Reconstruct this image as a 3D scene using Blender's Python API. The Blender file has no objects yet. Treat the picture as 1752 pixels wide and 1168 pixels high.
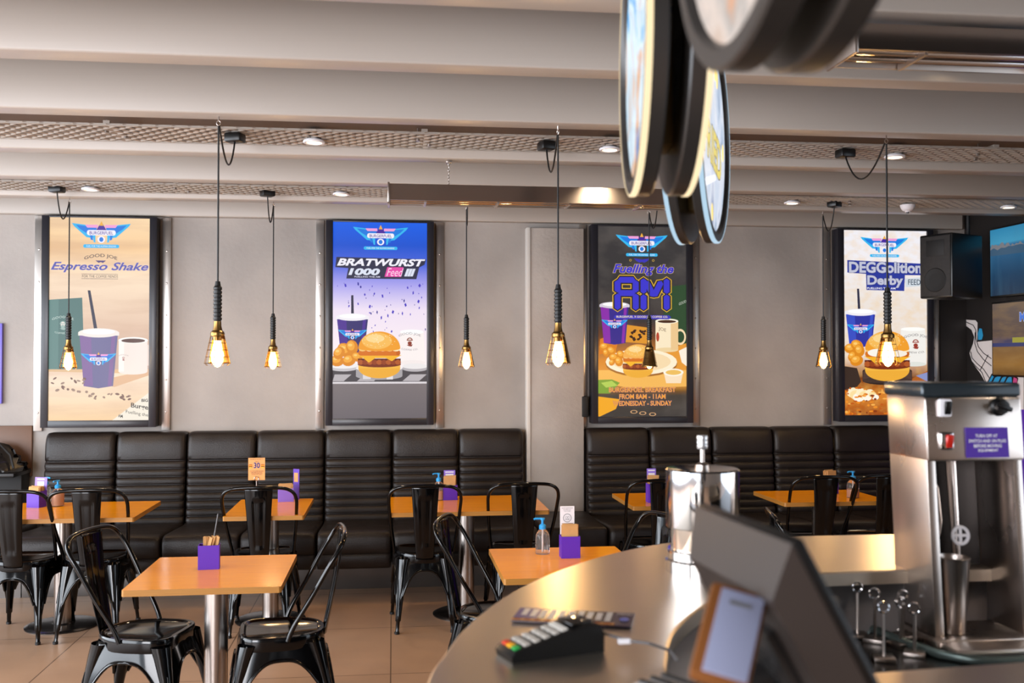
import bpy, bmesh, math, random
from mathutils import Vector, Matrix, Euler
PI = math.pi
random.seed(7)
S = bpy.context.scene
COL = S.collection

# ------------------------------------------------------------------ camera, world, light, exposure
F_PX = 1703.0; PSI = math.radians(6.8); PIT = math.radians(1.04); CAMH = 1.62
cam = bpy.data.cameras.new('camera'); camo = bpy.data.objects.new('camera', cam); COL.objects.link(camo)
camo.location = (0, 0, CAMH); camo.rotation_euler = (PI/2 + PIT, 0, -PSI)
cam.sensor_width = 36; cam.lens = 36*F_PX/1752.0; cam.clip_start = .05
cam.dof.use_dof = True; cam.dof.focus_distance = 5.6; cam.dof.aperture_fstop = 3.2
S.camera = camo
S.view_settings.view_transform = 'Standard'; S.view_settings.look = 'None'
S.view_settings.gamma = 1; S.view_settings.use_curve_mapping = False
S.view_settings.exposure = 0.0
w = bpy.data.worlds.new('sky'); S.world = w; w.use_nodes = True
bg = w.node_tree.nodes['Background']; bg.inputs[0].default_value = (.78, .88, 1, 1); bg.inputs[1].default_value = 2.6

def daylight(name, loc, rot, sx, sy, power, color):
    l = bpy.data.lights.new(name, 'AREA'); l.shape = 'RECTANGLE'; l.size = sx; l.size_y = sy
    l.energy = power; l.color = color
    o = bpy.data.objects.new(name, l); COL.objects.link(o); o.location = loc; o.rotation_euler = rot
    return o
# daylight entering through the shop windows on the left and behind the camera
daylight('window_daylight_left', (-5.4, 2.5, 1.6), (0, -PI/2, 0), 2.6, 7.5, 520, (.88, .93, 1))
daylight('window_daylight_rear', (-3.6, -2.6, 1.8), (PI/2, 0, -.5), 2.6, 2.2, 330, (.97, .96, 1))

# pixel of the photograph -> ray; used to measure where a point lies on a known plane
_R = Vector((math.cos(PSI), -math.sin(PSI), 0))
_F = Vector((math.sin(PSI)*math.cos(PIT), math.cos(PSI)*math.cos(PIT), math.sin(PIT)))
_U = _R.cross(_F)
def _ray(px, py): return _F + _R*((px-876)/F_PX) + _U*((584-py)/F_PX)
def onZ(px, py, z):
    d = _ray(px, py); return Vector((0, 0, CAMH)) + d*((z-CAMH)/d.z)
def onY(px, py, y):
    d = _ray(px, py); return Vector((0, 0, CAMH)) + d*(y/d.y)
def onX(px, py, x):
    d = _ray(px, py); return Vector((0, 0, CAMH)) + d*(x/d.x)

# ------------------------------------------------------------------ materials
def lin(h):
    h = h.lstrip('#'); o = []
    for i in (0, 2, 4):
        c = int(h[i:i+2], 16)/255; o.append(c/12.92 if c <= .04045 else ((c+.055)/1.055)**2.4)
    return tuple(o)+(1,)
_mc = {}
def mat(name, color, rough=.5, metal=0, spec=.5, coat=0, noise=0, nscale=8, bump=0, bscale=60, stretch=None, rvar=0, trans=0, ior=1.45, alpha=1):
    if name in _mc: return _mc[name]
    m = bpy.data.materials.new(name); m.use_nodes = True; nt = m.node_tree; b = nt.nodes['Principled BSDF']
    c = lin(color) if isinstance(color, str) else tuple(color)+(1,)
    b.inputs['Base Color'].default_value = c; b.inputs['Roughness'].default_value = rough
    b.inputs['Metallic'].default_value = metal; b.inputs['Specular IOR Level'].default_value = spec
    b.inputs['Coat Weight'].default_value = coat; b.inputs['Coat Roughness'].default_value = .08
    b.inputs['Transmission Weight'].default_value = trans; b.inputs['IOR'].default_value = ior
    b.inputs['Alpha'].default_value = alpha
    if noise or bump or rvar:
        tc = nt.nodes.new('ShaderNodeTexCoord'); mp = nt.nodes.new('ShaderNodeMapping')
        nt.links.new(tc.outputs['Object'], mp.inputs[0])
        if stretch: mp.inputs['Scale'].default_value = stretch
        n = nt.nodes.new('ShaderNodeTexNoise'); n.inputs['Scale'].default_value = nscale; n.inputs['Detail'].default_value = 6
        nt.links.new(mp.outputs[0], n.inputs['Vector'])
        if noise:
            r = nt.nodes.new('ShaderNodeValToRGB'); r.color_ramp.elements[0].position = .3; r.color_ramp.elements[1].position = .7
            r.color_ramp.elements[0].color = tuple(x*(1-noise) for x in c[:3])+(1,)
            r.color_ramp.elements[1].color = tuple(min(1, x*(1+noise)) for x in c[:3])+(1,)
            nt.links.new(n.outputs['Fac'], r.inputs[0]); nt.links.new(r.outputs[0], b.inputs['Base Color'])
        if rvar:
            mr = nt.nodes.new('ShaderNodeMapRange'); mr.inputs['From Min'].default_value = .3; mr.inputs['From Max'].default_value = .7
            mr.inputs['To Min'].default_value = max(.02, rough-rvar); mr.inputs['To Max'].default_value = rough+rvar
            nt.links.new(n.outputs['Fac'], mr.inputs[0]); nt.links.new(mr.outputs[0], b.inputs['Roughness'])
        if bump:
            n2 = nt.nodes.new('ShaderNodeTexNoise'); n2.inputs['Scale'].default_value = bscale; n2.inputs['Detail'].default_value = 4
            nt.links.new(mp.outputs[0], n2.inputs['Vector'])
            bp = nt.nodes.new('ShaderNodeBump'); bp.inputs['Strength'].default_value = bump; bp.inputs['Distance'].default_value = .01
            nt.links.new(n2.outputs['Fac'], bp.inputs['Height']); nt.links.new(bp.outputs[0], b.inputs['Normal'])
    _mc[name] = m; return m
def em(color, k=1.0):
    key = 'lit_%s_%g' % (color, k)
    if key in _mc: return _mc[key]
    m = bpy.data.materials.new(key); m.use_nodes = True; b = m.node_tree.nodes['Principled BSDF']
    b.inputs['Base Color'].default_value = (.01, .01, .01, 1); b.inputs['Roughness'].default_value = .35
    b.inputs['Specular IOR Level'].default_value = .2
    b.inputs['Emission Color'].default_value = lin(color); b.inputs['Emission Strength'].default_value = k
    _mc[key] = m; return m
def em_grad(name, stops, h, streak=None, k=1.0, nscale=(3, 1, 12), amt=.25):
    """picture on a lit screen: colours from its foot (0) to its head (1), over a height h"""
    m = bpy.data.materials.new(name); m.use_nodes = True; nt = m.node_tree; b = nt.nodes['Principled BSDF']
    b.inputs['Base Color'].default_value = (.01, .01, .01, 1); b.inputs['Roughness'].default_value = .35
    b.inputs['Specular IOR Level'].default_value = .2; b.inputs['Emission Strength'].default_value = k
    tc = nt.nodes.new('ShaderNodeTexCoord'); sx = nt.nodes.new('ShaderNodeSeparateXYZ'); nt.links.new(tc.outputs['Object'], sx.inputs[0])
    mr = nt.nodes.new('ShaderNodeMath'); mr.operation = 'DIVIDE'; mr.inputs[1].default_value = h; nt.links.new(sx.outputs['Z'], mr.inputs[0])
    r = nt.nodes.new('ShaderNodeValToRGB'); cr = r.color_ramp
    while len(cr.elements) > 1: cr.elements.remove(cr.elements[-1])
    cr.elements[0].position = stops[0][0]; cr.elements[0].color = lin(stops[0][1])
    for p, c in stops[1:]:
        e = cr.elements.new(p); e.color = lin(c)
    nt.links.new(mr.outputs[0], r.inputs[0]); out = r.outputs[0]
    if streak:
        mp = nt.nodes.new('ShaderNodeMapping'); mp.inputs['Scale'].default_value = nscale; mp.inputs['Rotation'].default_value = (0, .15, 0)
        nt.links.new(tc.outputs['Object'], mp.inputs[0])
        n = nt.nodes.new('ShaderNodeTexNoise'); n.inputs['Scale'].default_value = 2.0; n.inputs['Detail'].default_value = 5
        nt.links.new(mp.outputs[0], n.inputs['Vector'])
        m2 = nt.nodes.new('ShaderNodeMapRange'); m2.inputs['From Min'].default_value = .42; m2.inputs['From Max'].default_value = .68
        m2.inputs['To Max'].default_value = amt
        nt.links.new(n.outputs['Fac'], m2.inputs[0])
        mx = nt.nodes.new('ShaderNodeMix'); mx.data_type = 'RGBA'; mx.inputs['B'].default_value = lin(streak)
        nt.links.new(m2.outputs[0], mx.inputs['Factor']); nt.links.new(out, mx.inputs['A']); out = mx.outputs['Result']
    nt.links.new(out, b.inputs['Emission Color']); return m

M_concrete = mat('plaster_concrete', '#9f9791', .6, noise=.18, nscale=1.5, bump=.15, bscale=30, rvar=.1)
M_pillar = mat('pillar_concrete', '#a89e96', .6, noise=.12, nscale=2.5, bump=.25, bscale=45)
M_beam = mat('painted_steel_beam', '#b4aaa1', .38, spec=.5, noise=.04, nscale=1.2, stretch=(.3, 3, 3), rvar=.06)
M_dark = mat('dark_ceiling', '#2a2523', .9)
M_tray = mat('galvanised_mesh', '#b5aea6', .42, metal=.35, noise=.1, nscale=5)
M_steel = mat('brushed_steel', '#b5aba4', .28, metal=1, noise=.03, nscale=2)
M_counter = mat('brushed_steel_counter', '#d2c4b2', .34, metal=1, noise=.02, nscale=1.5)
M_strip = mat('steel_trim_strip', '#c5c0bb', .3, metal=.9, noise=.06, nscale=4)
M_chrome = mat('chrome', '#d5d5d8', .06, metal=1)
M_chair = mat('gloss_black_paint', '#040405', .11, spec=.5)
M_leather = mat('black_leather', '#1f1815', .4, spec=.45, noise=.15, nscale=6, bump=.22, bscale=160, rvar=.06)
M_table = mat('amber_laminate', '#ffa000', .17, spec=.22, noise=.05, nscale=5, stretch=(1, 8, 1), rvar=.04)
M_edge = mat('plywood_edge', '#a9732d', .5, noise=.15, nscale=6, stretch=(1, 1, 40))
M_black = mat('black_plastic', '#0b0b0c', .35)
M_matte = mat('matt_black', '#151313', .6)
M_blackwall = mat('black_wall_paint', '#231f1e', .5, noise=.1, nscale=3)
M_frame = mat('screen_bezel', '#25242a', .3, spec=.5)
M_purple = mat('purple_card', '#5a2bb0', .42)
M_purpleL = mat('lilac_card', '#8d6fd6', .45)
M_white = mat('white_print', '#e9e6ea', .5)
M_napkin = mat('kraft_paper', '#c99a62', .8, noise=.08, nscale=20)
M_blue = mat('blue_pump_plastic', '#2b9ade', .3)
M_clear = mat('clear_plastic', '#f2eee8', .05, trans=.92, ior=1.25)
M_glass = mat('clear_glass', '#ffffff', .02, trans=1, ior=1.3)
M_brass = mat('aged_brass', '#8a6a3c', .3, metal=1, noise=.2, nscale=30)
M_rubber = mat('black_rubber', '#141414', .45)
M_bulb = em('#ffc266', 30)
M_base = mat('skirting_steel', '#6d6763', .3, metal=.7, noise=.1, nscale=2)
M_brown = mat('brown_panel', '#6b4b36', .4, noise=.15, nscale=3)
M_grey = mat('grey_plastic', '#5b5a5c', .4)

# ------------------------------------------------------------------ mesh builder
class MB:
    def __init__(s): s.v = []; s.f = []; s.m = []; s.mats = []
    def mi(s, m):
        if m not in s.mats: s.mats.append(m)
        return s.mats.index(m)
    def add(s, vs, fs, m=None):
        o = len(s.v); s.v += [tuple(v) for v in vs]; k = s.mi(m) if m else 0
        for f in fs: s.f.append([i+o for i in f]); s.m.append(k)
        return s
    def box(s, c, d, rot=None, bevel=0, m=None, seg=2):
        bm = bmesh.new(); bmesh.ops.create_cube(bm, size=1)
        bmesh.ops.scale(bm, vec=d, verts=bm.verts)
        if bevel: bmesh.ops.bevel(bm, geom=bm.edges[:], offset=bevel, segments=seg, profile=.5, affect='EDGES')
        if rot: bmesh.ops.transform(bm, matrix=Euler(rot).to_matrix().to_4x4(), verts=bm.verts)
        bm.verts.index_update()
        s.add([v.co+Vector(c) for v in bm.verts], [[v.index for v in f.verts] for f in bm.faces], m); bm.free(); return s
    def tube(s, pts, r, n=8, closed=False, m=None, cap=True, flat=1.0):
        pts = [Vector(p) for p in pts]; N = len(pts); vs = []; prev = None
        rs = r if isinstance(r, (list, tuple)) else [r]*N
        for i, p in enumerate(pts):
            if closed: t = pts[(i+1) % N]-pts[i-1]
            else: t = pts[min(i+1, N-1)]-pts[max(i-1, 0)]
            t.normalize()
            if prev is None:
                a = Vector((0, 0, 1)) if abs(t.z) < .9 else Vector((1, 0, 0)); u = t.cross(a).normalized()
            else:
                u = (prev - t*prev.dot(t)); u.normalize()
            prev = u; w_ = t.cross(u)
            for k in range(n):
                a = 2*PI*k/n; vs.append(p+u*math.cos(a)*rs[i]+w_*math.sin(a)*rs[i]*flat)
        fs = []
        for i in range(N if closed else N-1):
            j = (i+1) % N
            for k in range(n): fs.append([i*n+k, i*n+(k+1) % n, j*n+(k+1) % n, j*n+k])
        if cap and not closed: fs.append(list(range(n))[::-1]); fs.append([(N-1)*n+k for k in range(n)])
        return s.add(vs, fs, m)
    def lathe(s, prof, c=(0, 0, 0), n=32, m=None, a0=0, a1=2*PI, axis=None, caps=True):
        c = Vector(c); vs = []; full = abs(a1-a0-2*PI) < 1e-6; K = n if full else n+1
        Q = axis.to_track_quat('Z', 'Y').to_matrix() if axis else Matrix.Identity(3)
        for r, z in prof:
            for k in range(K):
                a = a0+(a1-a0)*k/n; vs.append(c+Q @ Vector((r*math.cos(a), r*math.sin(a), z)))
        fs = []
        for i in range(len(prof)-1):
            for k in range(n):
                k2 = (k+1) % K; fs.append([i*K+k, i*K+k2, (i+1)*K+k2, (i+1)*K+k])
        if full and caps:
            if prof[0][0] > 1e-5: fs.append([k for k in range(K)][::-1])
            if prof[-1][0] > 1e-5: fs.append([(len(prof)-1)*K+k for k in range(K)])
        return s.add(vs, fs, m)
    def prism(s, poly, z0, z1, m=None, mtop=None):
        n = len(poly); vs = [(x, y, z0) for x, y in poly]+[(x, y, z1) for x, y in poly]
        s.add(vs, [list(range(n))[::-1]]+[[i, (i+1) % n, n+(i+1) % n, n+i] for i in range(n)], m)
        s.add([(x, y, z1) for x, y in poly], [list(range(n))], mtop or m); return s
    def quad(s, a, b, c, d, m=None): return s.add([a, b, c, d], [[0, 1, 2, 3]], m)
    def grid(s, fn, nu, nv, m=None):
        vs = [fn(i/nu, j/nv) for j in range(nv+1) for i in range(nu+1)]
        return s.add(vs, [[j*(nu+1)+i, j*(nu+1)+i+1, (j+1)*(nu+1)+i+1, (j+1)*(nu+1)+i] for j in range(nv) for i in range(nu)], m)
    def build(s, name, m=None, parent=None, smooth=35, solid=0, weld=True):
        me = bpy.data.meshes.new(name); me.from_pydata(s.v, [], s.f)
        for k in (s.mats or [m]): me.materials.append(k)
        for p, k in zip(me.polygons, s.m): p.material_index = k if s.mats else 0
        bm = bmesh.new(); bm.from_mesh(me)
        if weld: bmesh.ops.remove_doubles(bm, verts=bm.verts, dist=1e-5)
        if not s.mats or len(s.mats) < 3: bmesh.ops.recalc_face_normals(bm, faces=bm.faces)
        bm.to_mesh(me); bm.free()
        if smooth: me.shade_smooth(); me.set_sharp_from_angle(angle=math.radians(smooth))
        o = bpy.data.objects.new(name, me); COL.objects.link(o)
        if parent: o.parent = parent
        if solid:
            md = o.modifiers.new('thickness', 'SOLIDIFY'); md.thickness = solid; md.offset = 0
        return o

def tag(o, label=None, cat=None, group=None, kind=None):
    if label: o['label'] = label
    if cat: o['category'] = cat
    if group: o['group'] = group
    if kind: o['kind'] = kind
    return o
def thing(name, label, cat, loc=(0, 0, 0), rz=0, group=None):
    o = bpy.data.objects.new(name, None); COL.objects.link(o); o.empty_display_size = .1
    o.location = loc; o.rotation_euler = (0, 0, rz); return tag(o, label, cat, group)
def copy_tree(o, parent=None):
    c = o.copy(); COL.objects.link(c); c.parent = parent
    for ch in list(o.children): copy_tree(ch, c)
    return c
def struct(mb, name, m=None, **k):
    return tag(mb.build(name, m, **k), kind='structure')

# flat print: text and shapes in a local (x, z) plane facing -y
def text_geo(body, shear=0, bold=0):
    cu = bpy.data.curves.new('lettering', 'FONT'); cu.body = body; cu.shear = shear; cu.offset = bold; cu.align_x = 'CENTER'
    cu.resolution_u = 3
    o = bpy.data.objects.new('lettering', cu); COL.objects.link(o)
    dg = bpy.context.evaluated_depsgraph_get(); me = bpy.data.meshes.new_from_object(o.evaluated_get(dg))
    vs = [v.co.copy() for v in me.vertices]; fs = [list(p.vertices) for p in me.polygons]
    bpy.data.meshes.remove(me); bpy.data.objects.remove(o); bpy.data.curves.remove(cu)
    return vs, fs
class Art:
    """collects flat pictures; (x, y) in any picture units, mapped to local x and z by T"""
    def __init__(s, rect, W, H, y=0, step=.00005):
        s.mb = MB(); s.r = rect; s.W = W; s.H = H; s.y = y; s.k = 0; s.step = step
    def T(s, x, y):
        x0, y0, x1, y1 = s.r; return ((x-x0)/(x1-x0)-.5)*s.W, (1-(y-y0)/(y1-y0))*s.H
    def poly(s, pts, m):
        s.k += 1; n = len(pts); Y = s.y-s.k*s.step
        x0, y0, x1, y1 = s.r
        vs = []
        for p in pts:
            X, Z = s.T(min(max(p[0], x0), x1), min(max(p[1], y0), y1)); vs.append((X, Y, Z))
        s.mb.add(vs, [list(range(n))], m)
    def rect(s, x0, y0, x1, y1, m): s.poly([(x0, y0), (x1, y0), (x1, y1), (x0, y1)], m)
    def ell(s, cx, cy, rx, ry, m, a0=0, a1=360, n=24, rot=0):
        cr, sr = math.cos(rot), math.sin(rot); P = []
        for i in range(n+1):
            a = math.radians(a0+(a1-a0)*i/n); x, y = rx*math.cos(a), ry*math.sin(a); P.append((cx+x*cr-y*sr, cy+x*sr+y*cr))
        if abs(a1-a0) >= 360: P = P[:-1]
        s.poly(P, m)
    def ring(s, cx, cy, rx, ry, t, m, n=24):
        s.k += 1; Y = s.y-s.k*s.step; vs = []
        for i in range(n):
            a = 2*PI*i/n
            for q in (1, 1-t):
                X, Z = s.T(cx+rx*q*math.cos(a), cy+ry*q*math.sin(a)); vs.append((X, Y, Z))
        s.mb.add(vs, [[2*i, 2*i+1, (2*i+3) % (2*n), (2*i+2) % (2*n)] for i in range(n)], m)
    def text(s, body, x0, y0, x1, y1, m, shear=0, bold=0, arc=0, outline=None, ob=.03, slant=0):
        for (b_, mm) in ([(bold+ob, outline)] if outline else [])+[(bold, m)]:
            s.k += 1; vs, fs = text_geo(body, shear, b_)
            ref = text_geo(body, shear, bold)[0]
            ax, bx = min(v.x for v in ref), max(v.x for v in ref); ay, by = min(v.y for v in ref), max(v.y for v in ref)
            out = []
            for v in vs:
                u = (v.x-ax)/(bx-ax); t = (v.y-ay)/(by-ay)
                x = x0+u*(x1-x0); y = y1-t*(y1-y0)
                if arc: y += arc*(4*(u-.5)**2)
                y += slant*(u-.5)
                X, Z = s.T(x, y); out.append((X, s.y-s.k*s.step, Z))
            s.mb.add(out, fs, mm)

# ------------------------------------------------------------------ room
D = 7.7; ZB = 2.685; XR = 4.68
floor = MB(); floor.box((0, 1.8, -.05), (13, 12, .1))
fl = struct(floor, 'floor', None, smooth=0)
m = bpy.data.materials.new('floor_tile'); m.use_nodes = True; nt = m.node_tree; b = nt.nodes['Principled BSDF']
tc = nt.nodes.new('ShaderNodeTexCoord'); mp = nt.nodes.new('ShaderNodeMapping'); mp.inputs['Location'].default_value = (.01, .2, 0)
nt.links.new(tc.outputs['Object'], mp.inputs[0])
br = nt.nodes.new('ShaderNodeTexBrick'); br.offset = 0; br.inputs['Scale'].default_value = 1
br.inputs['Brick Width'].default_value = .9; br.inputs['Row Height'].default_value = .9
br.inputs['Mortar Size'].default_value = .0035; br.inputs['Mortar Smooth'].default_value = .2
br.inputs['Color1'].default_value = lin('#b9957a'); br.inputs['Color2'].default_value = lin('#b38f73'); br.inputs['Mortar'].default_value = lin('#6e5542')
nt.links.new(mp.outputs[0], br.inputs['Vector'])
n = nt.nodes.new('ShaderNodeTexNoise'); n.inputs['Scale'].default_value = 2.2; n.inputs['Detail'].default_value = 7; nt.links.new(mp.outputs[0], n.inputs['Vector'])
mx = nt.nodes.new('ShaderNodeMix'); mx.data_type = 'RGBA'; mx.blend_type = 'MULTIPLY'; mx.inputs['Factor'].default_value = .35
nt.links.new(br.outputs['Color'], mx.inputs['A']); nt.links.new(n.outputs['Color'], mx.inputs['B'])
rr = nt.nodes.new('ShaderNodeValToRGB'); rr.color_ramp.elements[0].color = (.55, .55, .55, 1); rr.color_ramp.elements[1].color = (1, 1, 1, 1)
rr.color_ramp.elements[0].position = .3; rr.color_ramp.elements[1].position = .65
nt.links.new(n.outputs['Fac'], rr.inputs[0]); nt.links.new(rr.outputs[0], mx.inputs['B'])
nt.links.new(mx.outputs['Result'], b.inputs['Base Color']); b.inputs['Roughness'].default_value = .38
fl.data.materials.clear(); fl.data.materials.append(m)

struct(MB().box((0, D+.1, 1.55), (13, .2, 3.1)), 'wall_back', M_concrete, smooth=0)
struct(MB().box((XR+.1, 5.35, 1.55), (.2, 4.7, 3.1)), 'wall_right', M_blackwall, smooth=0)
struct(MB().box((4.565, D-.01, 1.32), (.23, .02, 2.62)), 'wall_corner', M_blackwall, smooth=0)
struct(MB().box((0, 1.8, 3.15), (13, 12, .1)), 'ceiling', M_dark, smooth=0)
struct(MB().box((2.2, -4.1, 1.55), (8.6, .2, 3.1)), 'wall_rear_added', mat('added_rear_wall', '#84766a', .7), smooth=0)  # added out of view to block sky light from behind and bounce light
# unseen fill lights added over the service side to brighten the room
for k, (lx, ly) in enumerate(((-1.6, -.8), (.4, -1.6), (2.4, -.6), (2.6, 1.6), (-2.6, 1.2))):
    tt = thing('fill_light', 'added unseen fill light over the service area, %s' % ('rear left of the camera', 'straight behind the camera', 'rear right of the camera', 'above the lower worktop right of the till', 'over the guests left of the counter')[k], 'fill light', (lx, ly, ZB-.02), 0, 'added unseen fill lights over the service area')
    MB().lathe([(.09, .02), (.095, 0), (.085, -.008), (.08, 0)], (0, 0, 0), 28, caps=False).build('ring', M_white, tt)
    MB().lathe([(.0001, -.004), (.08, -.002)], (0, 0, 0), 24, caps=False).build('lens', em('#ffe6c4', 6), tt)
    l = bpy.data.lights.new('spot', 'SPOT'); l.energy = 38; l.color = (1, .84, .66); l.spot_size = math.radians(140); l.spot_blend = .9; l.shadow_soft_size = .08
    lo = bpy.data.objects.new('spot', l); COL.objects.link(lo); lo.parent = tt; lo.location = (0, 0, -.03)
# shop front mullions on the left and behind the camera (glazed)
def front(name, pts, glass):
    t = bpy.data.objects.new(name, None); COL.objects.link(t); tag(t, kind='structure')
    for (c, d) in pts: MB().box(c, d, bevel=.005).build('mullion', M_matte, t)
    MB().box(*glass).build('pane', M_glass, t)
# pillar between the two benches
struct(MB().box((1.255, D-.045, 1.32), (.43, .09, 2.64), bevel=.006), 'trim_1', M_pillar)
struct(MB().box((1.035, D-.05, 1.32), (.03, .1, 2.64), bevel=.003), 'trim_2', mat('white_corner_bead', '#cfc9c2', .4))

# ceiling beams: deep painted boards running across
beams = [(2.00, .12), (2.87, .12), (3.58, .12), (4.41, .12), (5.26, .12), (6.06, .12), (6.78, .12), (7.62, .08)]
for i, (y, wd) in enumerate(beams):
    x1 = 6.4 if i < 7 else 4.62
    if i == 6: x1 = 4.66
    if i == 5: x1 = 4.66
    struct(MB().box(((x1-6.4)/2, y+wd/2, ZB+.19), (x1+6.4, wd, .38), bevel=.008, seg=3), 'trim_%d' % (i+3), M_beam)

# expanded metal trays between the beams
def tray(y0, y1, z, x0, x1, label):
    t = thing('mesh_tray', label, 'ceiling tray', ((x0+x1)/2, (y0+y1)/2, z), 0, 'mesh trays between the ceiling beams')
    L = x1-x0; Wd = y1-y0
    mb = MB(); rows = 10; pit = .075; n = int(L/pit); ry = Wd/rows; tw = .0062
    for r in range(rows+1):
        yc = -Wd/2+ry*r; vs = []; fs = []
        for k in range(2*n+1):
            x = -L/2+k*pit/2; yy = yc+(ry*.5 if (k+r) % 2 else -ry*.5)*.92
            yy = min(max(yy, -Wd/2), Wd/2)
            vs += [(x, yy-tw, .003), (x, yy+tw, -.002)]
            if k: fs.append([2*k-2, 2*k-1, 2*k+1, 2*k])
        mb.add(vs, fs)
    o = mb.build('mesh_panel', M_tray, t, smooth=0, solid=.002, weld=False)
    for s_ in (-1, 1): MB().box((0, s_*(Wd/2-.004), .002), (L, .006, .010)).build('side_rail', M_tray, t)
    for k in range(int(L/1.5)):
        x = -L/2+.75+k*1.5
        for s_ in (-1, 1):
            MB().tube([(x+s_*.03, s_*.06, -.012), (x+s_*.03, s_*.06, .05)], .005, 6).tube([(x+s_*.03, s_*.06, -.014), (x+s_*.03, s_*.06, -.002)], .011, 8).build('threaded_rod', M_steel, t)
        MB().box((x, 0, .012), (.03, Wd, .018)).build('cross_strut', M_tray, t)
    return t
struct(MB().box((1.35, 4.895, ZB+.115), (9.9, .71, .03)), 'trim_20', mat('brown_gap_shade', '#7a685c', .8), smooth=0)  # board added above the near tray, its brown standing for shade in the gap
struct(MB().box((.6, 6.48, ZB+.105), (8.1, .58, .03)), 'trim_21', mat('brown_gap_shade', '#7a685c', .8), smooth=0)  # second added board, painting shade into the gap by the far tray
tray(4.88, 5.24, ZB+.045, -3.6, 6.3, 'long expanded metal tray between beams, nearer the camera')
tray(6.4, 6.76, ZB+.03, -3.6, 4.6, 'long expanded metal tray between beams, nearer the back wall')

# steel trim strips either side of the screens
def strip(x, wd, z0=1.095, z1=ZB-.005, label='', screws=True):
    t = thing('steel_strip', label, 'trim strip', (x, D, z0), 0, 'riveted steel strips beside the screens')
    MB().box((0, -.012, (z1-z0)/2), (wd, .024, z1-z0), bevel=.002).build('bar', M_strip, t)
    z = z1-z0-.25
    while z > .04:
        MB().lathe([(.0001, .006), (.006, .005), (.008, 0)], (0, -.024, z), 10, axis=Vector((0, -1, 0))).build('screw', M_steel, t); z -= .24
screens = [(-2.137, 'coffee shake advert'), (-.1, 'bratwurst burger advert'), (1.93, 'breakfast advert'), (3.933, 'egg burger advert')]
for i, (x, nm) in enumerate(screens):
    strip(x-.455, .06, label='riveted steel strip left of the %s screen' % nm)
    strip(x+.455+(.01 if i == 3 else 0), .06, label='riveted steel strip right of the %s screen' % nm)
tag(MB().box((1.478, D-.06, 1.255), (.05, .07, .16), bevel=.006).build('wall_box', M_matte), 'small black box on the steel strip beside the pillar', 'control box')

# ------------------------------------------------------------------ lit advert screens
SW, SH = .705, 1.485
def screen(x, label):
    t = thing('advert_screen', label, 'screen', (x, D-.056, 1.125), 0, 'lit portrait advert screens on the back wall')
    W, Hh, bz = .81, 1.545, .05
    f = MB()
    f.box((0, 0, Hh/2), (W, .1, Hh), bevel=.004); f.build('housing', M_frame, t)
    for c, d in (((-W/2+.026, -.056, Hh/2), (.052, .02, Hh)), ((W/2-.026, -.056, Hh/2), (.052, .02, Hh)), ((0, -.056, .0255), (W-.104, .02, .051)), ((0, -.056, Hh-.006), (W-.104, .02, .012))):
        MB().box(c, d, bevel=.002).build('bezel', M_frame, t)
    return t
def logo(a, cx, cy, s, tagline=True, faint=False):
    """winged emblem; s = half width"""
    B1, B2, PU, WH, YE, PK = em('#1e7be0'), em('#35b8f0'), em('#4a2a9c'), em('#f4f0fa'), em('#f0b040'), em('#f0a0d8')
    for q in (-1, 1):
        X = lambda v: cx+q*v*s
        a.poly([(X(.15), cy-.20*s), (X(1), cy-.30*s), (X(.93), cy-.2*s), (X(.5), cy+.18*s), (X(.22), cy+.2*s)], B2)
        a.poly([(X(.15), cy-.16*s), (X(.86), cy-.24*s), (X(.72), cy-.10*s), (X(.44), cy+.08*s), (X(.2), cy+.1*s)], B1)
        a.poly([(X(.12), cy-.25*s), (X(.55), cy-.25*s), (X(.48), cy-.15*s), (X(.12), cy-.15*s)], PK)
        for k in range(3):
            a.poly([(X(.2+.1*k), cy+.1*s), (X(.30+.1*k), cy+.06*s), (X(.26+.1*k), cy+(.34-.08*k)*s), (X(.2+.08*k), cy+(.36-.08*k)*s)], B1 if k % 2 else B2)
    a.poly([(cx-.2*s, cy-.02*s), (cx, cy-.36*s), (cx+.2*s, cy-.02*s)], PU)
    a.poly([(cx-.07*s, cy-.22*s), (cx, cy-.38*s), (cx+.07*s, cy-.22*s)], YE)
    a.ell(cx, cy+.25*s, .13*s, .12*s, WH); a.ell(cx, cy+.25*s, .07*s, .08*s, B1)
    a.rect(cx-.42*s, cy-.07*s, cx+.42*s, cy+.11*s, WH); a.ell(cx-.42*s, cy+.02*s, .07*s, .09*s, WH); a.ell(cx+.42*s, cy+.02*s, .07*s, .09*s, WH)
    a.text('BURGERFUEL', cx-.4*s, cy-.03*s, cx+.4*s, cy+.08*s, PU, bold=.01)
    if tagline:
        a.rect(cx-.56*s, cy+.42*s, cx+.56*s, cy+.54*s, B2); a.ell(cx-.56*s, cy+.48*s, .05*s, .06*s, B2); a.ell(cx+.56*s, cy+.48*s, .05*s, .06*s, B2)
        a.text('FUEL FOR THE HUMAN ENGINE', cx-.5*s, cy+.45*s, cx+.5*s, cy+.51*s, WH)
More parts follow.
